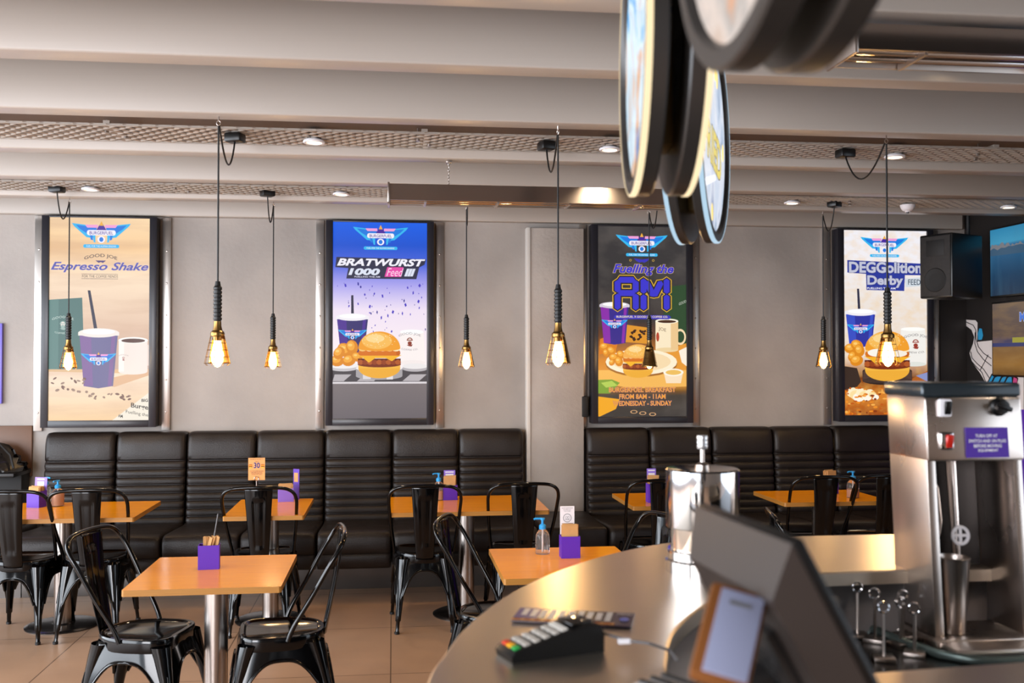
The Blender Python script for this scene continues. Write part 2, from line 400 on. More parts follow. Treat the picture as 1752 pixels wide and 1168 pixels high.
def cup(a, x0, x1, y0, y1, c1, c2, lid='#efe6ea', straw=None):
    w_ = x1-x0; t = w_*.12
    if straw:
        a.poly([(straw[0], straw[1]), (straw[0]+w_*.07, straw[1]), (straw[2]+w_*.09, y0), (straw[2], y0)], em('#2c2c44'))
    a.poly([(x0, y0), (x1, y0), (x1-t, y1), ((x0+x1)/2, y1+w_*.06), (x0+t, y1)], em(c1))
    a.poly([(x0, y0), (x0+w_*.3, y0), (x0+w_*.36, y1), (x0+t, y1)], em(c2))
    a.poly([(x1-w_*.16, y0), (x1-w_*.06, y0), (x1-w_*.16, y1), (x1-w_*.26, y1)], em(c2))
    a.ell((x0+x1)/2, y0, w_*.53, w_*.12, em(lid)); a.rect(x0-w_*.03, y0-w_*.02, x1+w_*.03, y0+w_*.07, em(lid))
    a.ell((x0+x1)/2, y0-w_*.03, w_*.42, w_*.07, em('#ffffff'))
    logo(a, (x0+x1)/2, (y0+y1)/2-w_*.02, w_*.46, tagline=False)
def burger(a, cx, cy, w_, bun='#f2a02c', layers=None):
    h = w_*.5
    a.ell(cx, cy+h*1.18, w_*.5, h*.5, em('#f0ae38'), 0, 180); a.rect(cx-w_*.5, cy+h*.98, cx+w_*.5, cy+h*1.2, em('#f6b944'))
    a.ell(cx, cy+h*1.0, w_*.52, h*.15, em('#7a2d12'))
    a.rect(cx-w_*.51, cy+h*.72, cx+w_*.51, cy+h*.98, em('#5d1e12'))
    for k in range(9):
        a.ell(cx-w_*.45+k*w_*.112, cy+h*.9, w_*.07, h*.12, em('#96401c' if k % 2 else '#b45a26'))
    a.poly([(cx-w_*.53, cy+h*.55), (cx+w_*.53, cy+h*.55), (cx+w_*.4, cy+h*.7), (cx+w_*.3, cy+h*.85), (cx+w_*.16, cy+h*.7), (cx-w_*.1, cy+h*.7), (cx-w_*.25, cy+h*.92), (cx-w_*.38, cy+h*.7)], em('#f8b62a'))
    a.rect(cx-w_*.45, cy+h*.3, cx+w_*.45, cy+h*.58, em('#d9731c')); a.ell(cx-w_*.45, cy+h*.44, w_*.05, h*.14, em('#d9731c')); a.ell(cx+w_*.45, cy+h*.44, w_*.05, h*.14, em('#c96518'))
    for k in range(6): a.ell(cx-w_*.4+k*w_*.16, cy+h*.27, w_*.09, h*.1, em('#ffe9b8' if k % 2 else '#f5c878'))
    a.ell(cx, cy+h*.22, w_*.5, h*.82, em(bun), 180, 360)
    a.ell(cx, cy+h*.22, w_*.5, h*.14, em(bun), 0, 180)
    a.ell(cx-w_*.06, cy-h*.14, w_*.36, h*.4, em('#f8bd5a')); a.ell(cx-w_*.1, cy-h*.26, w_*.22, h*.2, em('#fdd890'))
    rnd = random.Random(3)
    for k in range(46):
        an = rnd.uniform(0, 2*PI); q = rnd.random()**.5
        a.ell(cx+w_*.4*q*math.cos(an), cy-h*.14+h*.36*q*math.sin(an), w_*.012, w_*.008, em('#ffe9bd'), n=5)
def nuggets(a, pts):
    for i, (x, y, r) in enumerate(pts):
        a.ell(x, y, r, r*.8, em('#e08a1c'), n=14, rot=i*.7); a.ell(x-r*.15, y-r*.2, r*.65, r*.5, em('#f5ab3c'), n=12, rot=i*.7); a.ell(x-r*.25, y-r*.3, r*.3, r*.2, em('#ffcf73'), n=8)
def joe(a, cx, cy, s, c='#6b6470', face='#a8452f', bottom='COFFEE CO.'):
    a.text('GOOD JOE', cx-s, cy-s*.95, cx+s, cy-s*.68, em(c), arc=s*.22)
    # small round portrait emblem: knitted hat, beard, scarf
    a.ell(cx, cy-s*.2, s*.26, s*.26, em(face), 180, 360); a.ell(cx, cy-s*.13, s*.2, s*.25, em('#f0e2da')); a.ell(cx, cy+.06*s, s*.19, s*.17, em(face)); a.rect(cx-s*.28, cy-s*.25, cx+s*.28, cy-s*.17, em(face))
    a.poly([(cx-s*.28, cy+s*.22), (cx+s*.28, cy+s*.18), (cx+s*.16, cy+s*.38), (cx-s*.1, cy+s*.34)], em(face))
    if bottom: a.text(bottom, cx-s*.75, cy+s*.6, cx+s*.75, cy+s*.76, em(c), arc=-s*.1)
def finish(a, t, name='artwork'):
    o = a.mb.build(name, None, t, smooth=0, weld=False); o.location = (0, -.051, .051)
    return o
def backing(t, m):
    mb = MB(); mb.quad((-SW/2, 0, 0), (SW/2, 0, 0), (SW/2, 0, SH), (-SW/2, 0, SH))
    o = MB().box((0, 0, SH/2), (SW, .001, SH)).build('display', m, t, smooth=0); o.location = (0, -.0505, .051)

# screen 1
t = screen(screens[0][0], 'lit screen with a takeaway cup, straw and mug on a pale wooden table')
backing(t, em_grad('picture_wood', [(0, '#f6cf9e'), (.2, '#fde6cc'), (.245, '#fadcc2'), (.25, '#c9aa9c'), (.45, '#e0bfa6'), (.7, '#fae0c2'), (.85, '#f6cc98'), (1, '#fcdcb0')], SH, '#c69a7c', 1.0, (.7, 1, 5), .38))
a = Art((282, 52, 798, 1102), SW, SH)
a.poly([(282, 480), (450, 468), (465, 838), (282, 840)], em('#4f7470')); a.poly([(282, 480), (330, 476), (330, 838), (282, 838)], em('#5d837e'))
joe(a, 352, 615, 55, '#cfe0d8', '#9fb8b0', 'COFFEE CO.')
a.poly([(282, 838), (798, 838), (798, 862), (282, 850)], em('#e2ba8c'))
a.poly([(500, 905), (798, 840), (798, 870), (620, 930)], em('#e0b48e'))
cup(a, 437, 636, 650, 925, '#6d6896', '#82629c', '#f4eae2', (478, 430, 515))
# mug
a.ell(795, 765, 42, 55, em('#e8d3c8')); a.rect(640, 690, 790, 850, em('#f3e6de')); a.ell(715, 850, 75, 16, em('#f3e6de')); a.rect(640, 690, 668, 850, em('#fdf4ee')); a.ell(715, 688, 77, 17, em('#fff8f2')); a.ell(715, 690, 62, 11, em('#5a3a33'))
joe(a, 665, 785, 26, '#b09a98', '#b98a88', None)
rnd = random.Random(5)
for k in range(34):
    x = rnd.uniform(290, 480) if k < 18 else rnd.uniform(490, 700); y = rnd.uniform(885, 965) if k < 18 else rnd.uniform(955, 995)
    a.ell(x, y, rnd.uniform(6, 12), rnd.uniform(4, 7), em('#7c5c52' if k % 2 else '#a08474'), n=9, rot=rnd.uniform(-1, 1))
a.poly([(610, 1102), (798, 960), (798, 1102)], em('#f3e9d8'))
a.text('Burge', 706, 1018, 796, 1050, em('#3b342f'), bold=.02, slant=14); a.text('Fuelling the', 680, 1058, 796, 1080, em('#3b342f'), slant=20); a.text('AM', 640, 1072, 664, 1088, em('#3b342f'), bold=.02, slant=4)
a.text('BIG', 760, 992, 794, 1008, em('#3b342f'), bold=.03)
logo(a, 547, 128, 152)
a.text('GOOD JOE', 460, 240, 630, 262, em('#574c50'), arc=16, bold=.01)
a.poly([(518, 275), (572, 275), (556, 288), (545, 283), (534, 288)], em('#5a4a80'))
a.text('Espresso Shake', 290, 284, 792, 338, em('#5657ae'), shear=.35, bold=.02, outline=em('#dcc8e0'), ob=.012)
a.rect(446, 345, 634, 347, em('#6a5c58')); a.text('FOR THE COFFEE FIENDS', 450, 351, 634, 364, em('#544a4a')); a.rect(446, 369, 634, 371, em('#6a5c58'))
finish(a, t)

# screen 2
t = screen(screens[1][0], 'lit screen with a blue top, confetti and a burger on a metal dish')
backing(t, em_grad('picture_blue', [(0, '#6b6469'), (.18, '#7b7274'), (.2, '#fdf4f4'), (.35, '#fbeef2'), (.55, '#f0e2f4'), (.68, '#a9a3ee'), (.78, '#4a66dc'), (.88, '#1552cf'), (1, '#1560e8')], SH))
a = Art((408, 72, 884, 1087), SW, SH)
a.rect(408, 835, 884, 900, em('#4b474c'))
for x in (408, 560, 790): a.poly([(x+10, 860), (x+95, 860), (x+55, 895), (x-30, 895)], em('#b8b2b6'))
a.rect(408, 898, 884, 908, em('#ded8dc'))
logo(a, 648, 140, 140)
G1, G2 = em('#f2f0fa'), em('#30304a')
a.poly([(425, 255), (880, 262), (872, 290), (845, 305), (830, 366), (475, 366), (485, 312), (420, 308)], G2)
a.ring(651, 310, 235, 60, .0, G1)
a.text('BRATWURST', 428, 262, 876, 300, G1, shear=.3, bold=.04, outline=em('#23233c'))
a.text('1000', 485, 312, 645, 348, em('#dfe4f4'), shear=.2, bold=.05, outline=em('#23233c'))
a.poly([(682, 305), (765, 305), (752, 355), (668, 355)], em('#e84aa8')); a.text('Feed', 678, 310, 765, 352, em('#ffd6ee'), shear=.4)
a.text('III', 768, 312, 826, 352, em('#dfe4f4'), shear=.3, bold=.06); a.text('FUELLING THE AM', 516, 352, 645, 360, em('#d8d8ee'), bold=.02)
rnd = random.Random(11)
for k in range(60):
    x = rnd.uniform(425, 880); y = rnd.uniform(385, 660); r = rnd.choice((2.5, 3.5, 5, 7)); an = rnd.uniform(0, PI)
    a.poly([(x+r*math.cos(an+q)*(1 if q in (0, PI) else .55), y+1.6*r*math.sin(an+q)) for q in (0, PI/2, PI, 1.5*PI)], em('#4a3cc0' if k % 3 else '#2c2a90'))
cup(a, 428, 586, 565, 745, '#35306e', '#4d2f92', '#f2eef4', (500, 452, 500))
a.poly([(748, 640), (868, 640), (876, 800), (745, 800)], em('#fbf2f0')); a.ell(811, 800, 65, 14, em('#f6ecea')); a.ell(808, 640, 60, 12, em('#ffffff')); joe(a, 797, 695, 56, '#8f8790', '#8d3c2c')
a.ell(462, 826, 75, 18, em('#c9c4c8')); a.ell(462, 814, 75, 16, em('#f2eeee')); a.ell(824, 830, 66, 16, em('#b9b4b8')); a.ell(824, 818, 66, 14, em('#eeeaea'))
nuggets(a, [(430, 790, 36), (470, 735, 42), (505, 720, 38), (440, 750, 34), (490, 788, 36), (530, 770, 30)])
a.rect(525, 830, 760, 868, em('#a8a4a8')); a.ell(642, 868, 118, 20, em('#a8a4a8')); a.rect(560, 835, 600, 884, em('#dedade')); a.rect(680, 835, 712, 886, em('#e6e2e4')); a.ell(642, 828, 118, 18, em('#f4f0f0')); a.ell(642, 828, 104, 13, em('#cfcacc'))
burger(a, 643, 702, 212)
finish(a, t)

# screen 3
t = screen(screens[2][0], 'lit screen with dark top, breakfast plate, coffee mug and large blue AM letters')
backing(t, em_grad('picture_dark', [(0, '#3c3734'), (.11, '#453c34'), (.13, '#6e4a1e'), (.18, '#f0a13a'), (.3, '#d88428'), (.42, '#6b3d20'), (.5, '#3a3230'), (.7, '#343132'), (1, '#3a3738')], SH, '#8a8078', 1.0, (2, 1, 3), .18))
a = Art((430, 95, 880, 1080), SW, SH)
a.poly([(770, 410), (880, 395), (880, 710), (760, 700)], em('#2c4a2c')); a.text('GOOD', 843, 482, 880, 496, em('#c8d0c0'), slant=-16)
a.poly([(436, 860), (900, 700), (900, 900), (560, 930)], em('#e89a34')); a.poly([(430, 840), (880, 840), (880, 925), (600, 935), (430, 900)], em('#f6b95a'))
a.poly([(430, 975), (540, 990), (520, 1040), (440, 1078), (430, 1078)], em('#f5aa24'))
a.poly([(430, 890), (500, 888), (540, 905), (490, 960), (430, 960)], em('#7ea338')); a.poly([(445, 905), (500, 895), (530, 920), (470, 930)], em('#b4cf58'))
a.poly([(570, 605), (700, 622), (696, 705), (566, 695)], em('#e0962c'))
rnd = random.Random(8)
for k in range(22): a.ell(rnd.uniform(590, 700), rnd.uniform(635, 685), 9, 6, em('#3a1c10'), n=8, rot=rnd.uniform(-1, 1))
a.poly([(440, 680), (490, 660), (530, 700), (520, 740), (436, 760)], em('#dd7c1c')); nuggets(a, [(462, 720, 26), (498, 740, 26), (470, 750, 20)])
cup(a, 442, 586, 505, 700, '#35288a', '#8a2ca8', '#d8d0dc')
a.ring(848, 668, 30, 42, .28, em('#f8dcb0')); a.rect(722, 588, 838, 735, em('#fbe9c6')); a.ell(780, 735, 58, 12, em('#f0d4a0')); a.rect(800, 588, 838, 735, em('#eec890')); a.ell(780, 586, 59, 13, em('#fff6e0')); a.ell(780, 588, 48, 8, em('#4a2a18'))
a.text('JOE', 738, 620, 776, 642, em('#7a5a48'), slant=10); a.ell(733, 668, 8, 24, em('#b8452c'))
a.ell(650, 808, 183, 66, em('#a86a28')); a.ell(650, 798, 182, 66, em('#fff0d2')); a.ell(650, 796, 150, 50, em('#f8dcae'))
nuggets(a, [(510, 775, 26), (545, 760, 24), (535, 795, 26), (500, 800, 18)])
burger(a, 632, 752, 152, bun='#f5b052')
a.poly([(840, 740), (880, 720), (880, 820), (855, 800)], em('#fdf0dc'))
a.poly([(762, 850), (862, 850), (850, 908), (775, 908)], em('#fbe2c0')); a.ell(812, 852, 52, 20, em('#fff6e4')); a.ell(812, 852, 40, 13, em('#f0c060'))
for x, y in ((610, 1055), (655, 1062), (705, 1068)): a.ring(x, y, 18, 9, .3, em('#d8a878'))
logo(a, 652, 180, 132)
for q in (-1, 1): a.poly([(652, 268), (652+q*40, 262), (652+q*28, 276), (652+q*12, 284), (652, 280)], em('#3a35b8')); a.ring(652+q*58, 272, 6, 6, .35, em('#d0a84a'))
a.text('Fuelling the', 505, 292, 815, 352, em('#3a35c4'), shear=.3, bold=.035, outline=em('#e8c88a'), ob=.022)
def seg(pts):
    cx = sum(p[0] for p in pts)/len(pts); cy = sum(p[1] for p in pts)/len(pts)
    return pts
def bar(x0, y0, x1, y1, wd, m, grow=0):
    dx, dy = x1-x0, y1-y0; L = math.hypot(dx, dy); ux, uy = dx/L, dy/L; nx, ny = -uy, ux; h = wd/2+grow; x0 -= ux*grow; y0 -= uy*grow; x1 += ux*grow; y1 += uy*grow
    a.poly([(x0, y0), (x0+ux*h*.7+nx*h, y0+uy*h*.7+ny*h), (x1-ux*h*.7+nx*h, y1-uy*h*.7+ny*h), (x1, y1), (x1-ux*h*.7-nx*h, y1-uy*h*.7-ny*h), (x0+ux*h*.7-nx*h, y0+uy*h*.7-ny*h)], m)
segs = [(528, 375, 528, 440), (528, 445, 528, 530), (530, 374, 618, 374), (530, 442, 618, 442), (620, 375, 620, 440), (620, 445, 620, 530),
        (660, 365, 660, 445), (660, 448, 660, 530), (672, 378, 712, 460), (752, 378, 712, 460), (778, 365, 778, 445), (778, 448, 778, 530)]
for g, mm in ((11, em('#e8b638')), (7, em('#2a2428')), (0, em('#3b35cc'))):
    for q in segs: bar(*q, 30, mm, g)
a.poly([(515, 556), (790, 556), (800, 566), (790, 577), (515, 577), (508, 566)], em('#3a35b8')); a.text('BURGERFUEL X GOOD JOE COFFEE CO.', 522, 559, 784, 573, em('#f0dcc0'), bold=.02)
for i, s_ in enumerate(('BURGERFUEL BREAKFAST', 'FROM 8AM - 11AM', 'WEDNESDAY - SUNDAY')):
    w2 = (170, 118, 150)[i]; y0 = (928, 963, 998)[i]
    a.text(s_, 653-w2, y0, 653+w2, y0+26, em('#f0a03a'), bold=.035, outline=em('#6a3a9c'), ob=.02)
finish(a, t)

# screen 4
t = screen(screens[3][0], 'lit screen with a pale sky and a burger standing on an old tyre')
backing(t, em_grad('picture_pale', [(0, '#a04a12'), (.1, '#d87a20'), (.2, '#7a3a14'), (.26, '#c89a78'), (.32, '#f0e2d6'), (.6, '#eee4dc'), (.8, '#f3eff2'), (1, '#f2f0f6')], SH, '#f0c060', 1.0, (6, 1, 9), .3))
a = Art((355, 182, 778, 1130), SW, SH)
a.poly([(355, 880), (420, 890), (440, 960), (400, 1010), (355, 1000)], em('#3a2a22'))
a.poly([(640, 975), (778, 905), (778, 985)], em('#b06020')); a.poly([(720, 930), (778, 912), (778, 960)], em('#8a94c8'))
for k in range(9): a.ell(400+k*14, 1015+(k % 3)*12, 34-k*2, 26-k*1.5, em(('#fff0c8', '#fde0a0', '#fff8e8')[k % 3]), n=12)
rnd = random.Random(4)
for k in range(130):
    x = rnd.uniform(360, 774); y = rnd.uniform(985, 1126); a.ell(x, y, rnd.uniform(4, 13), rnd.uniform(3, 7), em(rnd.choice(('#f09028', '#c25a14', '#8a3a10', '#f8b050', '#e07818'))), n=7)
logo(a, 561, 255, 122)
a.poly([(372, 338), (752, 352), (756, 412), (664, 412), (660, 494), (468, 490), (466, 408), (372, 402)], em('#2c3a9a'))
a.text('DEGGolition', 380, 345, 750, 403, em('#c2c4d8'), bold=.04, outline=em('#141c5c'), ob=.02)
a.text('Derby', 472, 415, 655, 478, em('#c2c4d8'), bold=.04, outline=em('#141c5c'), ob=.02)
a.text('FUELLING THE AM', 472, 476, 615, 486, em('#f0f0fa'), bold=.02)
a.poly([(664, 430), (758, 422), (762, 466), (668, 474)], em('#d4dce4')); a.text('FEED', 680, 434, 744, 462, em('#3a4a5c'), bold=.01)
cup(a, 362, 512, 605, 775, '#2f35a0', '#3a50c4', '#f2eef4', (420, 484, 424))
a.poly([(640, 690), (765, 690), (770, 870), (650, 870)], em('#f3f0ea')); a.ell(710, 870, 60, 12, em('#e2e4dc')); a.ell(703, 690, 62, 10, em('#fffefa')); joe(a, 716, 770, 60, '#6a6468', '#9c3a2e', 'BREW CO.')
nuggets(a, [(385, 790, 32), (418, 775, 34), (430, 800, 32), (395, 830, 28), (415, 852, 34)])
a.ell(570, 905, 126, 22, em('#3c2a24')); a.rect(444, 905, 696, 955, em('#4a342c')); a.ell(570, 955, 126, 22, em('#33231e'))
for k in range(7): a.rect(448, 912+k*8, 692, 914+k*8, em('#6a5044'))
burger(a, 570, 768, 225)
a.ell(520, 812, 50, 20, em('#fbf6ea')); a.ell(610, 816, 60, 18, em('#f7eee0'))
finish(a, t)

# ------------------------------------------------------------------ bench seating
SY0, SYB = 6.75, 7.5
def bench(x0, n, label, x_extra=0):
    t = thing('bench', label, 'bench', (x0, SY0, 0), 0, 'padded black benches along the back wall')
    L = n*.5; g = .006
    MB().box((L/2, .58, .1), (L, .36, .2), bevel=.002).build('plinth', M_base, t)
    MB().box((L/2, .56, .235), (L-.02, .5, .07)).build('carcass', M_matte, t)
    for k in range(n):
        xa = k*.5+g; xb = (k+1)*.5-g; xc = (xa+xb)/2; w_ = xb-xa
        # seat: rounded front roll, slight crown, one channel in the front face
        prof = [(.16, .215), (.02, .22), (.0, .24), (-.004, .30), (.0, .315), (.006, .32), (.0, .326), (-.012, .36), (-.012, .42), (0, .452), (.02, .466), (.06, .47), (.3, .458), (.6, .44), (.74, .43), (.74, .25)]
        mb = MB(); us = [0, .012, .035, .08, .3, .5, .7, .92, .965, .988, 1]; ins = [.02, .009, .003, 0, 0, 0, 0, 0, .003, .009, .02]
        vs = []; fs = []
        rnd = random.Random(k+n)
        for i, u in enumerate(us):
            for j, (py, pz) in enumerate(prof):
                cy, cz = .35, .34; q = ins[i]; y = py+(q if py < .3 else 0); z = pz-(q if pz > .43 else 0)
                z += (.006*math.sin(u*PI) if pz > .43 else 0)
                vs.append((xa+u*w_, y, z))
        P = len(prof)
        for i in range(len(us)-1):
            for j in range(P-1): fs.append([i*P+j, i*P+j+1, (i+1)*P+j+1, (i+1)*P+j])
        fs.append(list(range(P))); fs.append([(len(us)-1)*P+j for j in range(P)][::-1])
        mb.add(vs, fs).build('seat_cushion', M_leather, t, smooth=50)
        # back: leaning, seven sewn channels below a plain head panel
        prof = [(0, .40)]; nr = 8; zt = .88; zb = .42
        H0 = (zt-zb)/nr
        for r in range(nr):
            z = zb+r*H0
            prof += [(.0, z+.002), (-.014, z+H0*.12), (-.022, z+H0*.5), (-.014, z+H0*.88), (0, z+H0-.002)]
        prof += [(0, zt+.002), (-.016, zt+.012), (-.022, zt+.04), (-.024, zt+.12), (-.018, 1.05), (-.004, 1.077), (.02, 1.088), (.09, 1.088)]
        mb = MB(); vs = []; fs = []; P = len(prof)
        for i, u in enumerate(us):
            for j, (py, pz) in enumerate(prof):
                lean = (pz-.42)*.12; y = SYB-SY0+py+lean+ins[i]*1.4; z = pz-(ins[i] if pz > 1.0 else 0)
                vs.append((xa+u*w_, y, z))
        for i in range(len(us)-1):
            for j in range(P-1): fs.append([i*P+j, i*P+j+1, (i+1)*P+j+1, (i+1)*P+j])
        mb.add(vs, fs); 
        mb.add([(xa, SYB-SY0+.15, .25), (xa, SYB-SY0+.028, .42), (xa, SYB-SY0+.11, 1.068), (xa, SYB-SY0+.16, 1.068)], [[0, 1, 2, 3]])
        mb.add([(xb, SYB-SY0+.15, .25), (xb, SYB-SY0+.028, .42), (xb, SYB-SY0+.11, 1.068), (xb, SYB-SY0+.16, 1.068)], [[0, 1, 2, 3]])
        mb.build('back_cushion', M_leather, t, smooth=50)
    return t
bench(-2.508, 7, 'long black padded bench left of the concrete pillar')
bench(1.478, 6, 'black padded bench right of the concrete pillar')
# seat run in front of the pillar and the corner seat at the far left
def loose_seat(x0, x1, label):
    t = thing('corner_seat', label, 'bench', ((x0+x1)/2, SY0, 0)); w_ = x1-x0
    MB().box((0, .37, .345), (w_-.01, .76, .25), bevel=.03, seg=4).build('seat_cushion', M_leather, t)
    MB().box((0, .58, .1), (w_, .36, .2)).build('plinth', M_base, t)
loose_seat(.995, 1.475, 'black padded seat section in front of the concrete pillar')
loose_seat(-2.80, -2.514, 'short black padded seat section at the bench end, left')
t = thing('low_partition', 'dark low partition with black ledge at the far left', 'partition', (-3.02, 7.6, 0))
MB().box((0, 0, .4), (.75, .16, .8), bevel=.005).build('body', M_matte, t)
MB().box((0, -.1, .81), (.78, .34, .03), bevel=.005).build('ledge', M_black, t)
tag(MB().box((-3.0, D-.012, .95), (.74, .024, .37), bevel=.004).build('wall_panel', M_brown), 'brown wall panel behind the low partition', 'wall panel')
t = thing('bag', 'crumpled black bag lying on the dark ledge at far left', 'bag', (-2.92, 7.5, .826))
mb = MB(); rnd = random.Random(2)
def fb(u, v):
    a_ = u*2*PI; h = v; r = (.30*math.cos(a_)*(1-.75*h**2), .13*math.sin(a_)*(1-.8*h**2)); c = rnd.uniform(-.018, .018)
    return (r[0]*(1+c*2)+c, r[1]+c, .0+h*.17*(1+.25*math.sin(a_*3+1)) + c*(v > 0))
mb.grid(fb, 40, 9).build('body', mat('crumpled_black', '#17120f', .3, noise=.4, nscale=25), t, smooth=20)
MB().tube([(.1, -.05, .12), (.16, -.08, .2), (.24, -.1, .12), (.27, -.12, .03)], .008, 6).build('strap', M_matte, t)
p0, p1 = onY(-60, 553, D), onY(5, 690, D)
t = thing('wall_poster', 'purple poster cut by the left picture edge', 'poster', ((p0.x+p1.x)/2, D, p1.z))
MB().box((0, -.015, (p0.z-p1.z)/2), (p1.x-p0.x, .03, p0.z-p1.z), bevel=.002).build('panel', mat('lilac_print', '#7d74d8', .4), t)

# ------------------------------------------------------------------ tables
def table(x0, x1, y0, y1, label, group, z=.70):
    cx, cy = (x0+x1)/2, (y0+y1)/2
    t = thing('cafe_table', label, 'table', (cx, cy, 0), 0, group)
    W, L = x1-x0, y1-y0; r = .008
    poly = [(-W/2+r, -L/2), (W/2-r, -L/2), (W/2, -L/2+r), (W/2, L/2-r), (W/2-r, L/2), (-W/2+r, L/2), (-W/2, L/2-r), (-W/2, -L/2+r)]
    MB().prism(poly, z-.026, z, M_edge, M_table).build('tabletop', None, t, smooth=0)
    MB().box((0, 0, z-.034), (.3, .3, .012), bevel=.002).build('mounting_plate', M_matte, t)
    MB().lathe([(.050, .012), (.050, z-.034)], (0, 0, 0), 32).build('pedestal', M_steel, t)
    MB().lathe([(.0001, .022), (.055, .022), (.06, .016), (.19, .014), (.2, .012), (.215, .006), (.215, 0)], (0, 0, 0), 48).build('base_plate', mat('polished_base', '#4b4745', .2, metal=.9), t)
    return t
G = 'orange topped cafe tables'
table(-2.5, -1.50, 6.04, 6.73, 'wide orange table at the far left in front of the bench', G)
table(-.99, -.523, 6.0, 6.73, 'narrow orange table holding the number 30 card', G)
table(-.015, .95, 6.03, 6.73, 'wide orange table between two chairs left of the pillar', G)
T4 = table(-1.075, -.45, 4.14, 4.81, 'square orange table in the foreground left with pen-filled purple box', G)
T4['label'] = 'square orange table in the foreground left between two black chairs'
T5 = copy_tree(T4); T5.location = (.775, 4.5, 0); T5['label'] = 'square orange table behind the steel counter with a clear bottle'
table(1.494, 2.05, 6.12, 6.73, 'orange table partly hidden behind the chrome canister', G)
table(2.50, 3.22, 6.16, 6.73, 'orange table at the right bench beside the steel machine', G)

# ------------------------------------------------------------------ chairs
def make_chair():
    t = thing('metal_chair', '', 'chair', (0, 0, 0), 0, 'glossy black metal cafe chairs')
    ZS = .455
    def outline(s=1.0, n=40):
        P = []
        for i in range(n):
            a_ = 2*PI*i/n; c, s_ = math.cos(a_), math.sin(a_)
            e = 2/4.2 if s_ > 0 else 2/2.6
            x = math.copysign(abs(c)**e, c); y = math.copysign(abs(s_)**e, s_)
            wx = .18 if y > 0 else .18-.028*(-y); P.append((x*wx*s, (y*.18+.0)*s))
        return P
    # seat pan
    mb = MB(); rings = [(1.0, ZS-.055), (1.012, ZS-.05), (1.0, ZS-.02), (1.0, ZS-.006), (.985, ZS), (.90, ZS+.001), (.875, ZS-.004), (.84, ZS-.007), (.3, ZS-.010)]
    n = 40; vs = []
    for s_, z in rings: vs += [(x, y, z) for x, y in outline(s_, n)]
    fs = [[i*n+k, i*n+(k+1) % n, (i+1)*n+(k+1) % n, (i+1)*n+k] for i in range(len(rings)-1) for k in range(n)]
    vs.append((0, 0, ZS-.011)); c = len(vs)-1
    fs += [[(len(rings)-1)*n+k, (len(rings)-1)*n+(k+1) % n, c] for k in range(n)]
    mb.add(vs, fs).build('seat', M_chair, t, smooth=50)
    tops = {(-1, 1): (-.145, .145), (1, 1): (.145, .145), (-1, -1): (-.125, -.135), (1, -1): (.125, -.135)}
    feet = {(-1, 1): (-.195, .235), (1, 1): (.195, .235), (-1, -1): (-.165, -.235), (1, -1): (.165, -.235)}
    def leg_pt(key, z):   # centre line bows out a little near the top
        q = max(0, (ZS-.03-z)/(ZS-.03)); (ax, ay), (bx, by) = tops[key], feet[key]
        e = q**.85; return Vector((ax+(bx-ax)*e, ay+(by-ay)*e, z))
    for key in tops:
        mb = MB(); vs = []; zs = [ZS-.03, .38, .31, .24, .17, .11, .075, .07, .03, .012]; hw = [.045, .038, .031, .027, .023, .020, .019, .0135, .0125, .0125]
        n = 12; ox = Vector((key[0], key[1], 0)).normalized(); tx = Vector((-ox.y, ox.x, 0))
        for z, h in zip(zs, hw):
            c = leg_pt(key, z)
            for k in range(n):
                a_ = 2*PI*k/n; ca, sa = math.cos(a_), math.sin(a_)
                # rounded-corner L section: wide across, crisp outer ridge
                rad = h*(1.0 if ca < 0 else 1.0+.12*ca); vs.append(c+ox*ca*rad*.72+tx*sa*h)
        fs = [[i*n+k, i*n+(k+1) % n, (i+1)*n+(k+1) % n, (i+1)*n+k] for i in range(len(zs)-1) for k in range(n)]
        mb.add(vs, fs)
        # pressed rib down the outer ridge
        mb.tube([leg_pt(key, z)+ox*(h*.80) for z, h in zip(zs[2:7], hw[2:7])], [.002, .007, .008, .006, .002], 6)
        lg = mb.build('leg', M_chair, t, smooth=60)
        f = leg_pt(key, .0); MB().lathe([(.012, 0), (.015, .001), (.015, .014), (.0125, .016)], (f.x, f.y, 0), 12).build('rubber_foot', M_rubber, lg)
    # arched apron sheets between neighbouring legs
    order = [(-1, -1), (1, -1), (1, 1), (-1, 1)]
    mb = MB()
    for i in range(4):
        A, B = order[i], order[(i+1) % 4]
        def fn(u, v, A=A, B=B):
            edge = abs(2*u-1); depth = .075+.20*edge**3.2; z = ZS-.02-v*depth
            pa, pb = leg_pt(A, z), leg_pt(B, z); p = pa.lerp(pb, u)
            out = Vector(((A[0]+B[0])/2, (A[1]+B[1])/2, 0)); bulge = .030*(1-edge**2)*(1-v*.3)+.010*edge+.012*v
            return p+out*bulge
        mb.grid(fn, 20, 8)
        mb.tube([fn(k/20, 1) for k in range(1, 20)], .006, 6)
    mb.build('apron', M_chair, t, smooth=60, solid=.003)
    # bent tube back
    pts = []; side = [(-.180, -.02, ZS-.015), (-.186, -.045, .50), (-.203, -.12, .62), (-.213, -.185, .73), (-.214, -.215, .775), (-.203, -.238, .812), (-.172, -.252, .836), (-.12, -.26, .847), (0, -.266, .851)]
    S1 = [Vector(p) for p in side]; S2 = [Vector((-p[0], p[1], p[2])) for p in side[:-1]][::-1]; ctrl = S1+S2; ctrl = [Vector((p.x, p.y, ZS+(p.z-ZS)*1.06 if p.z > ZS else p.z)) for p in ctrl]
    def cr(P, k=4):
        out = []
        for i in range(len(P)-1):
            p0, p1, p2, p3 = P[max(i-1, 0)], P[i], P[i+1], P[min(i+2, len(P)-1)]
            for j in range(k):
                q = j/k; out.append(.5*((2*p1)+(p2-p0)*q+(2*p0-5*p1+4*p2-p3)*q*q+(3*p1-p0-3*p2+p3)*q**3))
        return out+[P[-1]]
